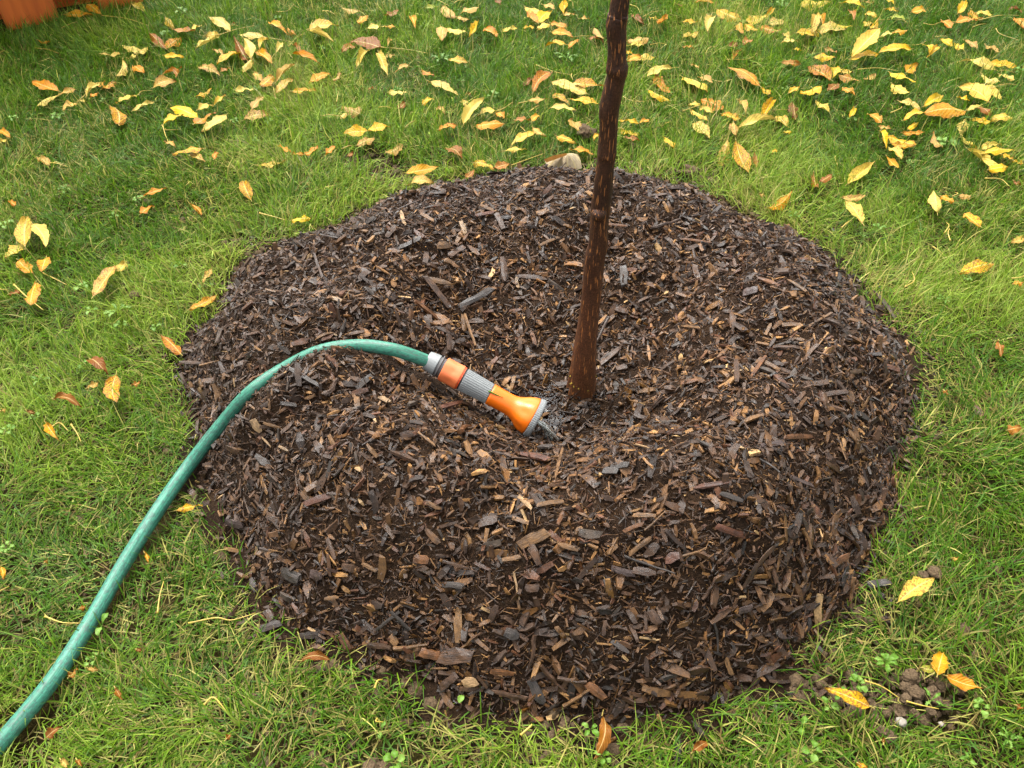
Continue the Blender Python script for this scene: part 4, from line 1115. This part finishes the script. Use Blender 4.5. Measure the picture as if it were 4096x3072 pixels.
def leaf_mesh(name, L, W, fold, arch, twist, col, spot, seed, edge):
    r = np.random.default_rng(seed)
    nu, nv = 15, 7
    u = np.linspace(0, 1, nu); v = np.linspace(-1, 1, nv)
    hw = W / 2 * np.maximum(np.sin(PI * u ** r.uniform(.72, 1.08)) ** r.uniform(.68, 1.0) * (1 - .18 * u), .02)
    hw = hw * (1 + r.normal(0, .05, nu))
    ser = np.where(np.arange(nu) % 2 == 0, 1.05, .94)
    U, Vv = np.meshgrid(u, v, indexing='ij')
    lat = Vv * hw[:, None] * np.where(abs(Vv) > .9, ser[:, None], 1)
    f = fold * (1 + .25 * np.sin(U * 5 + seed))
    y = lat * np.cos(f); z = abs(lat) * np.sin(f)
    z = z + .0020 * np.sin(U * 9 + r.uniform(0, 6)) * abs(Vv) ** 2 * np.sign(Vv) + .0016 * np.sin(U * 17 + r.uniform(0, 6)) * abs(Vv) ** 2
    tw = twist * (U - .4)
    y, z = y * np.cos(tw) - z * np.sin(tw), y * np.sin(tw) + z * np.cos(tw)
    z = z + arch * L * 4 * U * (1 - U)
    sw = r.normal(0, .05) * L
    y = y + sw * 4 * U * (1 - U)
    x = U * L
    V = np.stack([x, y, z], -1).reshape(-1, 3)
    i = (np.arange(nu - 1)[:, None] * nv + np.arange(nv - 1)[None]).ravel()
    F = [np.stack([i, i + nv, i + nv + 1, i + 1], -1)]
    # short stem at the base
    sl = L * r.uniform(.05, .11)
    b = len(V)
    stem = np.array([(-sl, -.0006, .0004), (-sl, .0006, .0004), (0.002, .0008, .0006), (0.002, -.0008, .0006), (-sl, 0, .0014), (.002, 0, .0016)])
    V = np.concatenate([V, stem])
    F.append(np.array([(b, b + 3, b + 2, b + 1), (b, b + 4, b + 5, b + 3), (b + 1, b + 2, b + 5, b + 4)]))
    base = np.array(col) * r.uniform(.9, 1.08)
    C = np.repeat(base[None], nu * nv, 0).reshape(nu, nv, 3)
    br = edge * np.clip(abs(Vv) ** 4 * .6 + np.clip(U - .72, 0, 1) * 2.2 + .25 * vnoise(U * 4, Vv * 2, 1.0, seed % 50), 0, 1)
    C = C * (1 - br[..., None]) + np.array((.19, .062, .012)) * br[..., None]
    C = np.concatenate([C.reshape(-1, 3), np.repeat(np.array([[.42, .33, .09]]), 6, 0)])
    uvw = np.stack([U, .5 + .5 * Vv, np.full_like(U, spot)], -1).reshape(-1, 3)
    uvw = np.concatenate([uvw, np.full((6, 3), .3) * np.array([1, 1, 0])])
    return mesh_np(name, V, F, True, {'tint': C, 'blade': uvw}, M_leaf)

def parse_leaf():
    out = []
    for off, s in LV.items():
        for it in s.replace('\n', '').split(';'):
            w = it.split()
            if not w: continue
            x1, y1, x2, y2, wd = map(float, w[:5])
            out.append(dict(b=(off[0] + x1 * S16, off[1] + y1 * S16), t=(off[0] + x2 * S16, off[1] + y2 * S16), w=wd * S16, c=w[5], s='s' in w[6:], u='u' in w[6:], B='B' in w[6:],
                            comp=next((q for q in w[6:] if len(q) == 2), None)))
    return out
LEAVES = parse_leaf()
def ground_z(px, py):
    P = hit(px, py, 0)
    return max(0.0, P[2]) if edge_t(P[0], P[1])[0] < 1 else 0.0
for k, lf in enumerate(LEAVES):
    z = .025 + RNG.uniform(-.006, .008)
    if lf['B']: z = .030
    gz = ground_z(*lf['b'])
    if gz > .004: z = gz + .006
    zb = zt = z
    P, Q = unp(*lf['b'], zb), unp(*lf['t'], zt)
    LMAX = .092 if not lf['B'] else .10
    while np.linalg.norm(Q - P) > LMAX and max(zb, zt) < .075:
        if lf['t'][1] < lf['b'][1]: zt += .003
        else: zb += .003
        P, Q = unp(*lf['b'], zb), unp(*lf['t'], zt)
    L = float(np.linalg.norm(Q - P))
    # apparent width -> width on the ground
    mx, my = (lf['b'][0] + lf['t'][0]) / 2, (lf['b'][1] + lf['t'][1]) / 2
    dx, dy = lf['t'][0] - lf['b'][0], lf['t'][1] - lf['b'][1]
    dl = math.hypot(dx, dy)
    A_ = unp(mx - dy / dl * lf['w'] / 2, my + dx / dl * lf['w'] / 2, z); B_ = unp(mx + dy / dl * lf['w'] / 2, my - dx / dl * lf['w'] / 2, z)
    d = (Q - P) / L
    wv = A_ - B_; wv = wv - d * np.dot(wv, d)
    Wm = float(np.linalg.norm(wv))
    W = min(max(Wm, .34 * L), .64 * L)
    fold = math.acos(min(1, max(.25, min(Wm / W, .97))))
    lf.update(P=P, Q=Q, L=L, W=W, fold=min(fold, .9), ratio=Wm / L, mid=(mx, my), area=dl * lf['w'], z=z)
# too many to be single objects: the smallest are one mass
singles = sorted([l for l in LEAVES if not l['comp']], key=lambda l: -l['area'])
EXTRA = singles[262:]
for l in EXTRA: l['extra'] = True

def place(o, P, d, N):
    N = N - d * np.dot(N, d); N = N / np.linalg.norm(N)
    Y = np.cross(N, d)
    o.matrix_world = Matrix(((d[0], Y[0], N[0], P[0]), (d[1], Y[1], N[1], P[1]), (d[2], Y[2], N[2], P[2]), (0, 0, 0, 1)))

CNAME = {'y': 'yellow', 'p': 'pale cream', 'o': 'orange', 'b': 'russet', 't': 'tan', 'g': 'greenish'}
def region(px, py):
    P = unp(px, py, .01)
    t, _ = edge_t(P[0], P[1])
    if t < 1.0: return "on the mulch mound's edge"
    if py < 300:
        if px < 640: return 'beside the orange fence'
        if px < 1000: return 'in far grass near the fence'
        if px < 1500: return 'in far grass between fence and trunk'
        if px < 1950: return 'in far grass approaching the trunk'
        if px < 2420: return 'in far grass just left of trunk'
        if px < 2900: return 'in far grass just right of trunk'
        if px < 3400: return 'in dense far leaves right of trunk'
        return 'in the far right lawn corner'
    if py < 720:
        if px < 500: return 'on lawn before the orange fence'
        if px < 1000: return "on lawn behind mound's left shoulder"
        if px < 1500: return "behind the mound's left part"
        if px < 2000: return 'behind mound, left of trunk'
        if px < 2420: return "close behind trunk's left side"
        if px < 2800: return 'behind mound, right of trunk'
        if px < 3300: return "behind mound's right end"
        if px < 3700: return 'on leafy lawn at back right'
        return 'at right edge of leafy lawn'
    if px < 1400:
        if py < 1250: return 'on the lawn left of the mound'
        if py < 2050: return 'in the grass above the green hose'
        hx = np.interp(py, [2048, 2262, 2493, 2721, 2974], [627, 492, 358, 210, 0])
        return 'in the grass left of the green hose' if px < hx else 'in the grass between hose and mound'
    if py > 2200 and px < 3000: return 'at the front foot of the mound'
    if py > 2200: return 'in the front right grass'
    return 'in the grass right of the mound' if py > 900 else "behind mound's right end"
ORD = ['first', 'second', 'third', 'fourth', 'fifth', 'sixth', 'seventh', 'eighth', 'ninth', 'tenth', 'eleventh', 'twelfth']
def settle_labels(items):
    """items: dict(desc, reg, x, obj). Look first; only where look and place are alike, the order from the left."""
    from collections import defaultdict
    g = defaultdict(list)
    for it in items: g[(it['desc'], it['reg'])].append(it)
    for (desc, reg), m in g.items():
        m.sort(key=lambda i: i['x'])
        for k, it in enumerate(m):
            if len(m) == 1: lab = f"{desc} {reg}"
            elif k == 0: lab = f"{desc} {reg}, leftmost of {['', '', 'two', 'three', 'four', 'five', 'six', 'seven', 'eight', 'nine', 'ten', 'eleven', 'twelve'][len(m)]}"
            elif k == len(m) - 1: lab = f"{desc} {reg}, rightmost of {['', '', 'two', 'three', 'four', 'five', 'six', 'seven', 'eight', 'nine', 'ten', 'eleven', 'twelve'][len(m)]}"
            else: lab = f"{desc} {reg}, {ORD[k]} from left"
            it['obj']['label'] = lab
EX = []; leaf_items = []
comps = {}
for lf in LEAVES:
    if lf['comp']: comps.setdefault(lf['comp'], []).append(lf)
comp_obj = {}
CDESC = {'A1': 'narrow orange leaf pair on a stalk lying against the orange fence boards', 'A2': 'pale three leaflet sprig with a straight stalk in the far grass near the fence', 'A3': 'upright V shaped pair of orange brown leaflets in the far grass near the fence',
         'A4': 'small star of three pale leaflets standing in grass near the orange fence', 'A5': 'pale leaflet pair hanging from a long straight stalk in the far grass', 'A6': 'two pale leaflets on a forked stalk in far grass between fence and trunk',
         'A7': 'thin curled tan leaflets joined in an arc on the lawn at left', 'A8': 'small pale and tan leaflets along a bent stalk on the left lawn', 'A9': 'large cluster of pale and orange leaflets at the left edge level with mound top',
         'B1': 'tan three leaflet cluster near the top edge left of the trunk', 'B2': 'upright yellow and orange leaflets fanned together left of the trunk near the top', 'B3': 'orange leaflets with a thin stalk just left of the upper trunk',
         'B4': 'pale leaflet pair crossing on a stalk behind the mound left of the trunk', 'B5': 'broad bright yellow leaflet pair behind the left side of the mound', 'C1': 'big rosette of spotted orange and yellow leaflets on the lawn right of the trunk',
         'C2': 'orange leaflet pair behind the mound a little right of the trunk', 'C3': 'pale folded leaflet pair end to end behind the right side of the mound', 'C4': 'yellow leaflet pair forming an angle on the lawn at back right', 'C5': 'russet leaflets on curved stalks in the far grass right of the trunk'}
for key, ms in comps.items():
    c = np.mean([m['P'] for m in ms], 0)
    o = empty('compound_leaf', (c[0], c[1], 0))
    tag(o, CDESC[key], 'compound leaf', 'fallen compound leaves on the lawn')
    comp_obj[key] = o
for k, lf in enumerate(LEAVES):
    cc = random.choice(LCOL[lf['c']])
    spot = RNG.uniform(.65, 1.0) if lf['s'] else RNG.uniform(.05, .62)
    edge = RNG.uniform(.4, .95) if lf['c'] in 'ot' else RNG.uniform(.05, .55)
    arch = RNG.uniform(.02, .10) * (1 if RNG.random() < .75 else -1)
    if lf['u']: arch = RNG.uniform(.14, .22)
    tw = RNG.normal(0, .5) + (RNG.choice([-1, 1]) * .9 if lf['u'] else 0)
    me = leaf_mesh('fallen_leaf', lf['L'], lf['W'], lf['fold'] * (1 if RNG.random() < .7 else -.8), arch, tw, cc, spot, k + 1, edge)
    d = (lf['Q'] - lf['P']) / lf['L']
    N = np.array([RNG.normal(0, .16), RNG.normal(-.08, .14), 1.0])
    if lf.get('extra'):
        EX.append((me, lf['P'], d, N)); continue
    if lf['comp']:
        par = comp_obj[lf['comp']]
        me.name = 'leaflet'
        o = link('leaflet', me)
        place(o, lf['P'] - np.array(par.location), d, N)
        o.parent = par
    else:
        o = link('fallen_leaf', me)
        place(o, lf['P'], d, N)
        tag(o, 'fallen leaf on the grass', 'leaf', 'fallen leaves on the lawn')
        size = 'large ' if lf['area'] > 7200 else ('' if lf['area'] > 2600 else 'small ')
        shape = 'curled ' if lf['u'] else ('folded ' if lf['ratio'] < .26 else ('broad ' if lf['ratio'] > .52 else ''))
        if lf['s']: shape += 'speckled '
        leaf_items.append(dict(desc=size + shape + CNAME[lf['c']] + ' leaf', reg=region(*lf['mid']), x=lf['mid'][0], obj=o))
settle_labels(leaf_items)
if EX:
    vs_, fs_, c_, b_, off = [], [], [], [], 0
    for me, P, d, N in EX:
        N = N - d * np.dot(N, d); N /= np.linalg.norm(N); Y = np.cross(N, d)
        a = np.empty(len(me.vertices) * 3, np.float32); me.vertices.foreach_get('co', a)
        v = a.reshape(-1, 3) @ np.stack([d, Y, N]) + P
        for nm, lst in (('tint', c_), ('blade', b_)):
            q = np.empty(len(v) * 4, np.float32); me.attributes[nm].data.foreach_get('color', q); lst.append(q.reshape(-1, 4))
        fs_ += [np.array([[i + off for i in p.vertices] for p in me.polygons])]
        vs_.append(v); off += len(v)
        bpy.data.meshes.remove(me)
    tag(link('leaf_fragments', mesh_np('leaf_fragments', np.concatenate(vs_), fs_, True, {'tint': np.concatenate(c_), 'blade': np.concatenate(b_)}, M_leaf)),
        'smallest scraps of yellow and brown leaf scattered through the grass', 'leaf scraps', None, 'stuff')
st_items = []
for off, ls in STALK.items():
    for s in ls:
        w = s.split()
        comp = w.pop() if len(w[-1]) == 2 and w[-1][0] in 'ABC' else None
        f = list(map(float, w))
        pts = [(off[0] + f[i] * S16, off[1] + f[i + 1] * S16) for i in range(0, len(f), 2)]
        zz = RNG.uniform(.020, .028)
        P = [unp(px, py, max(zz, ground_z(px, py) + .004) + RNG.uniform(-.002, .002)) for px, py in pts]
        if len(P) == 2: P.insert(1, (P[0] + P[1]) / 2 + np.array([RNG.normal(0, .003), RNG.normal(0, .003), .003]))
        C = catmull(P, 14)
        base = C[0].copy(); base[2] = C[0][2]
        r0 = RNG.uniform(.0006, .00095)
        par = comp_obj.get(comp)
        org = np.array(par.location) if par else base
        rr_ = np.linspace(r0 * 1.25, r0 * .6, 15); rr_[0] *= 1.5
        V, F = tube(C - org, rr_, 6)
        me = mesh_np('leaf_stalk', V, F, True, None, M_stalk)
        if par: link('stalk', me, par)
        else:
            o = link('leaf_stalk', me, None, org)
            tag(o, 'leaf stalk', 'leaf stalk', 'bare leaf stalks in the grass')
            ln = float(np.sum(np.linalg.norm(np.diff(C, axis=0), axis=1)))
            mx = np.mean([p[0] for p in pts]); my = np.mean([p[1] for p in pts])
            st_items.append(dict(desc=('short' if ln < .045 else 'long') + (' bent' if len(pts) > 2 else ' straight') + ' pale leaf stalk', reg=region(mx, my), x=mx, obj=o))
settle_labels(st_items)

# large pale lobed leaf, half tucked under the back edge of the mulch
lob = empty('lobed_leaf', unp(2255, 690, .02))
tag(lob, 'big pale fan shaped lobed leaf tucked into the back edge of the mound', 'leaf')
org = np.array(lob.location)
stem = unp(2268, 614, .05) - org
fan = [(2178, 640), (2190, 668), (2212, 680), (2228, 672), (2250, 696), (2268, 690), (2290, 697), (2305, 680), (2328, 672), (2322, 640), (2315, 618)]
fv = [stem]; fl = []
prev = None
for q, (px, py) in enumerate(fan):
    e = unp(px, py, .018 + .003 * (q % 2)) - org
    for s in (.33, .66, 1.0):
        p = stem * (1 - s) + e * s
        p[2] += .006 * math.sin(s * PI) * (1 if q % 2 else .2)
        fv.append(p)
for q in range(len(fan) - 1):
    a, b = 1 + 3 * q, 4 + 3 * q
    fl += [(0, a, b, b)]
F3 = np.array([(0, 1 + 3 * q, 4 + 3 * q) for q in range(len(fan) - 1)])
F4 = np.array([(1 + 3 * q + s, 2 + 3 * q + s, 5 + 3 * q + s, 4 + 3 * q + s) for q in range(len(fan) - 1) for s in (0, 1)])
fv = np.array(fv)
cc = np.repeat(np.array([[.40, .32, .20]]), len(fv), 0)
bb = np.stack([np.linspace(0, 1, len(fv)), np.array([.5] + [(.5 if q % 2 else .75) for q in range(len(fan)) for s in range(3)]), np.full(len(fv), .2)], -1)
link('blade', mesh_np('blade', fv, [F3, F4], True, {'tint': cc, 'blade': bb}, M_leaf), lob)
tv = np.array([unp(x_, y_, z_) - org for x_, y_, z_ in ((2176, 638, .032), (2215, 622, .05), (2266, 612, .056), (2268, 620, .05), (2215, 640, .04), (2185, 650, .03))])
link('folded_edge', mesh_np('folded_edge', tv, [np.array([(0, 1, 4, 5), (1, 2, 3, 4)])], True, {'tint': np.repeat(np.array([[.42, .20, .05]]), 6, 0), 'blade': np.full((6, 3), .7) * np.array([1, 1, .3])}, M_leaf), lob)

# ------------------------------------------------------------------ broadleaf weeds
WEED = [(Z1, 550, 250, 45, 'b'), (Z1, 380, 775, 90, 'c'), (Z1, 220, 395, 40, 'c'), (Z1, 100, 785, 80, 'c'), (Z1, 1070, 235, 60, 'c'), (Z1, 1180, 95, 70, 'c'), (Z1, 1525, 800, 45, 'c'), (Z1, 1660, 925, 60, 'b'), (Z1, 425, 1250, 80, 'd'),
        (Z1, 900, 1310, 70, 'c'), (Z1, 740, 1420, 70, 'b'), (Z1, 45, 1480, 90, 'c'), (Z1, 1300, 320, 35, 'b'), (Z1, 650, 300, 40, 'b'), (Z1, 680, 670, 50, 'c'), (Z1, 1800, 130, 50, 'c'), (Z1, 1660, 590, 60, 'd'), (Z1, 2090, 330, 50, 'c'), (Z1, 1745, 800, 60, 'd'), (Z1, 1190, 560, 40, 'b'),
        (Z2, 650, 400, 100, 'd'), (Z2, 770, 540, 60, 'b'), (Z2, 980, 640, 70, 'c'), (Z2, 530, 770, 50, 'b'), (Z2, 1460, 390, 120, 'd'), (Z2, 1545, 80, 40, 'c'), (Z2, 1975, 300, 60, 'd'), (Z2, 2120, 620, 50, 'c'), (Z2, 1090, 655, 50, 'b'), (Z2, 360, 600, 50, 'c'), (Z2, 745, 80, 40, 'b'), (Z2, 2090, 1060, 50, 'd'), (Z2, 1900, 810, 50, 'c'),
        (Z3, 95, 215, 70, 'c'), (Z3, 270, 260, 50, 'b'), (Z3, 810, 380, 50, 'b'), (Z3, 520, 560, 60, 'b'), (Z3, 2185, 490, 80, 'c'), (Z3, 2185, 690, 80, 'c'), (Z3, 1700, 955, 100, 'c'), (Z3, 2105, 1365, 60, 'b'), (Z3, 1265, 1490, 80, 'b'), (Z3, 680, 600, 70, 'd'), (Z3, 1090, 790, 60, 'c'), (Z3, 720, 1410, 90, 'd'), (Z3, 640, 50, 80, 'd'), (Z3, 340, 240, 50, 'c'), (Z3, 1380, 170, 60, 'c'), (Z3, 1530, 370, 40, 'b'), (Z3, 1150, 1540, 60, 'd'), (Z3, 1460, 1070, 50, 'b'), (Z3, 1980, 870, 50, 'c'),
        (R4, 600, 370, 80, 'b'), (R4, 770, 370, 110, 'd'), (R4, 540, 220, 90, 'c'), (R4, 1180, 80, 80, 'b'), (R4, 540, 720, 80, 'b'), (R4, 270, 820, 90, 'd'), (R4, 240, 1060, 70, 'c'), (R4, 340, 1190, 80, 'd'), (R4, 1010, 480, 40, 'b'), (R4, 1340, 215, 80, 'b'), (R4, 800, 460, 70, 'c'), (R4, 60, 1150, 60, 'c'),
        (R7, 670, 750, 90, 'b'), (R7, 600, 980, 60, 'c'), (R7, 60, 250, 70, 'c'), (R6, 1830, 160, 60, 'c'), (R6, 1690, 300, 60, 'd'),
        (R8, 260, 1430, 90, 'b'), (R8, 1610, 1420, 110, 'b'), (R8, 345, 1640, 50, 'c'), (R8, 790, 1160, 60, 'b'), (R8, 1700, 1600, 60, 'c'),
        (R9, 1300, 990, 130, 'r'), (R9, 940, 1270, 110, 'b'), (R9, 1130, 1130, 90, 'c'), (R9, 1920, 1280, 90, 'c'), (R9, 760, 1400, 80, 'b'), (R9, 1600, 1230, 60, 'd'), (R9, 830, 1560, 90, 'c'), (R9, 1830, 1620, 80, 'b'), (R9, 1010, 1200, 60, 'b'), (R9, 2100, 1480, 70, 'd')]
def weed_leaf(L, W, kind, rise, seed):
    r = np.random.default_rng(seed)
    nu, nv = 11, 5
    u = np.linspace(0, 1, nu); v = np.linspace(-1, 1, nv)
    if kind == 'c': hw = np.where(u < .35, .04, np.sqrt(np.clip(1 - ((u - .68) / .33) ** 2, 0, 1)))
    elif kind in 'br': hw = np.where(u < .3, .08 + u * .5, np.sqrt(np.clip(1 - ((u - .62) / .39) ** 2, 0, 1)))
    else: hw = (.12 + .88 * np.sin(PI * u ** 1.4)) * np.where(np.arange(nu) % 2 == 0, 1.0, .42); hw[-1] = .02
    hw = np.maximum(hw, .03) * W / 2
    U, Vv = np.meshgrid(u, v, indexing='ij')
    y = Vv * hw[:, None]
    z = abs(y) * .35 + L * (rise * U - (rise * .75) * U ** 2.2) + .0008 * np.sin(U * 12 + seed) * Vv
    V = np.stack([U * L, y, z], -1).reshape(-1, 3)
    i = (np.arange(nu - 1)[:, None] * nv + np.arange(nv - 1)[None]).ravel()
    return V, [np.stack([i, i + nv, i + nv + 1, i + 1], -1)]
wd_items = []
WNAME = {'c': ('clover_weed', 'small round leaved weed'), 'b': ('broadleaf_weed', 'spoon leaved green weed'), 'd': ('dandelion', 'tooth leaved dandelion'), 'r': ('broadleaf_weed', 'upright spoon leaf rosette')}
for k, (off, wx, wy, sz, kd) in enumerate(WEED):
    px, py = off[0] + wx * S16, off[1] + wy * S16
    P = unp(px, py, .012)
    if edge_t(P[0], P[1])[0] < .99: P = hit(px, py, .004)
    L0 = sz * S16 / FPX * proj(P)[2] * .62
    L0 = min(max(L0, .010), .034) * random.uniform(.75, 1.1)
    o = empty(WNAME[kd][0], (P[0], P[1], .006))
    tag(o, WNAME[kd][1], 'weed', 'weeds growing in the lawn')
    nl = {'c': random.randint(4, 7), 'b': random.randint(2, 4), 'd': random.randint(4, 7), 'r': 8}[kd]
    a0 = random.uniform(0, 6)
    for q in range(nl):
        a = a0 + q * 2 * PI / nl + random.gauss(0, .3)
        L = L0 * random.uniform(.7, 1.2) * (1.25 if kd == 'd' else 1)
        W = L * {'c': .62, 'b': .5, 'd': .34, 'r': .42}[kd] * random.uniform(.85, 1.15)
        V, F = weed_leaf(L, W, kd, {'c': .9, 'b': .7, 'd': .5, 'r': 1.1}[kd] * random.uniform(.8, 1.2) + .25, k * 10 + q)
        V[:, 2] += .010
        l = link('leaf', mesh_np('leaf', V, F, True, None, random.choice((M_weed, M_weed, M_weed2))), o)
        l.rotation_euler = (0, 0, a)
    wd_items.append(dict(desc=WNAME[kd][1], reg=region(px, py), x=px, obj=o))
settle_labels(wd_items)

# ------------------------------------------------------------------ grass
def grass_mesh(n, kind, y0=.02, y1=2.75, nrow=4):
    x = RNG.uniform(-1.75, 1.75, n); y = RNG.uniform(y0, y1, n)
    # full density where the photograph looks (and a step to each side), thinner beyond
    dep = (y + CAM_H) * math.sqrt(.5)
    inside = (abs(x) < .6435 * dep + .18) & (y > .16) & (y < 2.35)
    dens = np.where(inside, 1.0, .35)
    t, th = edge_t(x, y)
    dens *= np.where(t < .985 + .03 * vnoise(x, y, 40, 31), 0, sstep(.96, 1.06, t) * .75 + .25)
    pa = patch_amt(x, y)
    dens *= 1 - .86 * pa
    clump = .5 + .5 * vnoise(x, y, 26, 21) ; big = .5 + .5 * vnoise(x, y, 4.2, 22); mid = .5 + .5 * vnoise(x, y, 11, 23)
    dens *= (.48 + .52 * sstep(.22, .62, clump * .55 + mid * .45)) if kind == 'blade' else 1.0
    hd = hose_d(x, y)
    dens *= np.where(hd < .0088, 0, 1)
    dF = (x - B0[0]) * fn[0] + (y - B0[1]) * fn[1]; sF = (x - B0[0]) * fd[0] + (y - B0[1]) * fd[1]
    dens *= np.where((dF > -.004) & (sF < sd_ + .01), 0.06, 1)
    k = np.where(RNG.random(n) < dens)[0]
    x, y, clump, big, mid, pa, t, hd = x[k], y[k], clump[k], big[k], mid[k], pa[k], t[k], hd[k]
    n = len(k)
    far = sstep(.7, 1.6, y)
    dry = np.clip(.13 + .30 * sstep(.55, .85, .5 + .5 * vnoise(x, y, 6.5, 24)) + .22 * np.exp(-((x + .38) / .16) ** 2 - ((y - .42) / .12) ** 2) + .15 * np.exp(-((t - 1.05) / .10) ** 2), 0, .8)
    if kind == 'blade':
        L = np.exp(RNG.normal(math.log(.030), .32, n)) * (.8 + .45 * big) * (1 + .18 * far)
        L = np.clip(L, .012, .075) * np.where(pa > .3, .8, 1)
        W = RNG.uniform(.0008, .0017, n) * (1 + .35 * (RNG.random(n) < .12)) * (1 + .45 * far)
        a0 = np.clip(RNG.normal(.62, .36, n), .03, 1.35)            # lean from the vertical
        da = np.clip(RNG.normal(.34, .25, n), -.1, 1.0)             # extra bend for each step
    else:                                                          # thatch: short flat dead blades near the soil
        L = RNG.uniform(.012, .036, n); W = RNG.uniform(.0008, .0017, n)
        a0 = np.clip(RNG.normal(1.25, .2, n), .7, 1.6); da = RNG.normal(.10, .1, n)
    yaw = 2.4 * PI * vnoise(x, y, 5.5, 25) + RNG.normal(0, 1.25, n)
    short = hd < .03
    L = np.where(short, L * .8, L)
    h = np.stack([np.cos(yaw), np.sin(yaw)], -1)
    tw = yaw + PI / 2 + RNG.normal(0, .5, n)
    s = np.stack([np.cos(tw), np.sin(tw), RNG.normal(0, .25, n)], -1)
    P = np.stack([x, y, lawn_h(x, y) + (RNG.uniform(0, .005, n) if kind == 'blade' else RNG.uniform(.001, .011, n))], -1)
    rows = []
    wk = [1.0, .92, .66, 0.0] if nrow == 4 else [1.0, .8, 0.0]
    cur = P.copy(); ang = a0.copy() + (da * .4 if nrow == 3 else 0)
    for q in range(nrow):
        if q < nrow - 1:
            rows.append(cur + s * (W * wk[q] / 2)[:, None]); rows.append(cur - s * (W * wk[q] / 2)[:, None])
        else: rows.append(cur)
        st = (L / (nrow - 1))[:, None] * np.concatenate([h * np.sin(ang)[:, None], np.cos(ang)[:, None]], 1)
        cur = cur + st; ang = np.minimum(ang + da * 3 / (nrow - 1), 2.1)
    V = np.stack(rows, 1)
    V[..., 2] = np.maximum(V[..., 2], .001)
    nvt = 2 * nrow - 1
    base = (np.arange(n) * nvt)[:, None]
    F4 = np.concatenate([base + np.array([[2 * q, 2 * q + 1, 2 * q + 3, 2 * q + 2]]) for q in range(nrow - 2)])
    F3 = base + np.array([[nvt - 3, nvt - 2, nvt - 1]])
    G = np.array([(.034, .100, .005), (.064, .152, .007), (.112, .210, .010), (.172, .268, .018), (.245, .325, .045), (.35, .300, .085), (.19, .128, .042)])
    if kind == 'blade':
        r = RNG.random(n)
        hue = np.clip(.42 + .85 * (big - .5) + .45 * (mid - .5) + .30 * (clump - .5) - .26 * far + RNG.normal(0, .22, n), 0, .999)
        ci = np.floor(hue * 5).astype(int)
        f = RNG.random(n)[:, None]
        C = G[ci] * f + G[np.minimum(ci + 1, 4)] * (1 - f)
        isd = r < dry * .62
        C = np.where(isd[:, None], G[5] * RNG.uniform(.6, 1.15, (n, 1)) + np.array([0, .04, 0]) * RNG.random((n, 1)), C)
    else:
        C = np.where((RNG.random(n) < .38)[:, None], G[5] * .72, G[6] * .9) * RNG.uniform(.55, 1.1, (n, 1))
        C = np.where((RNG.random(n) < .45)[:, None], G[2], C)
    C = C * RNG.uniform(.70, 1.25, (n, 1))
    Cv = np.repeat(C[:, None, :], nvt, 1)
    Cv[:, :2] = Cv[:, :2] * .6 + np.array([.12, .135, .018]) * .4      # pale sheath at the foot of each blade
    return mesh_np('grass', V.reshape(-1, 3), [F4, F3], True, {'tint': Cv.reshape(-1, 3)}, M_grass)
def grass_object(name, parts, label):
    mes = [grass_mesh(*p) for p in parts]
    bm_v, bm_f, bm_c, off = [], [], [], 0
    for me in mes:
        nv_ = len(me.vertices)
        a = np.empty(nv_ * 3, np.float32); me.vertices.foreach_get('co', a); bm_v.append(a.reshape(-1, 3))
        q = np.empty(nv_ * 4, np.float32); me.attributes['tint'].data.foreach_get('color', q); bm_c.append(q.reshape(-1, 4))
        tot = np.empty(len(me.polygons), np.int32); me.polygons.foreach_get('loop_total', tot)
        li = np.empty(len(me.loops), np.int32); me.loops.foreach_get('vertex_index', li)
        n4 = int((tot == 4).sum())
        bm_f += [li[:n4 * 4].reshape(-1, 4) + off, li[n4 * 4:].reshape(-1, 3) + off]
        off += nv_
        bpy.data.meshes.remove(me)
    tag(link(name, mesh_np(name, np.concatenate(bm_v), bm_f, True, {'tint': np.concatenate(bm_c)}, M_grass)), label, 'grass', None, 'stuff')
grass_object('grass', [(300000, 'blade', .02, 1.05, 4), (450000, 'blade', 1.05, 2.75, 3)], 'thick lawn of fine green grass blades')
grass_object('grass_thatch', [(220000, 'thatch', .02, 2.75, 3)], 'dry flattened grass and moss at the roots of the lawn')
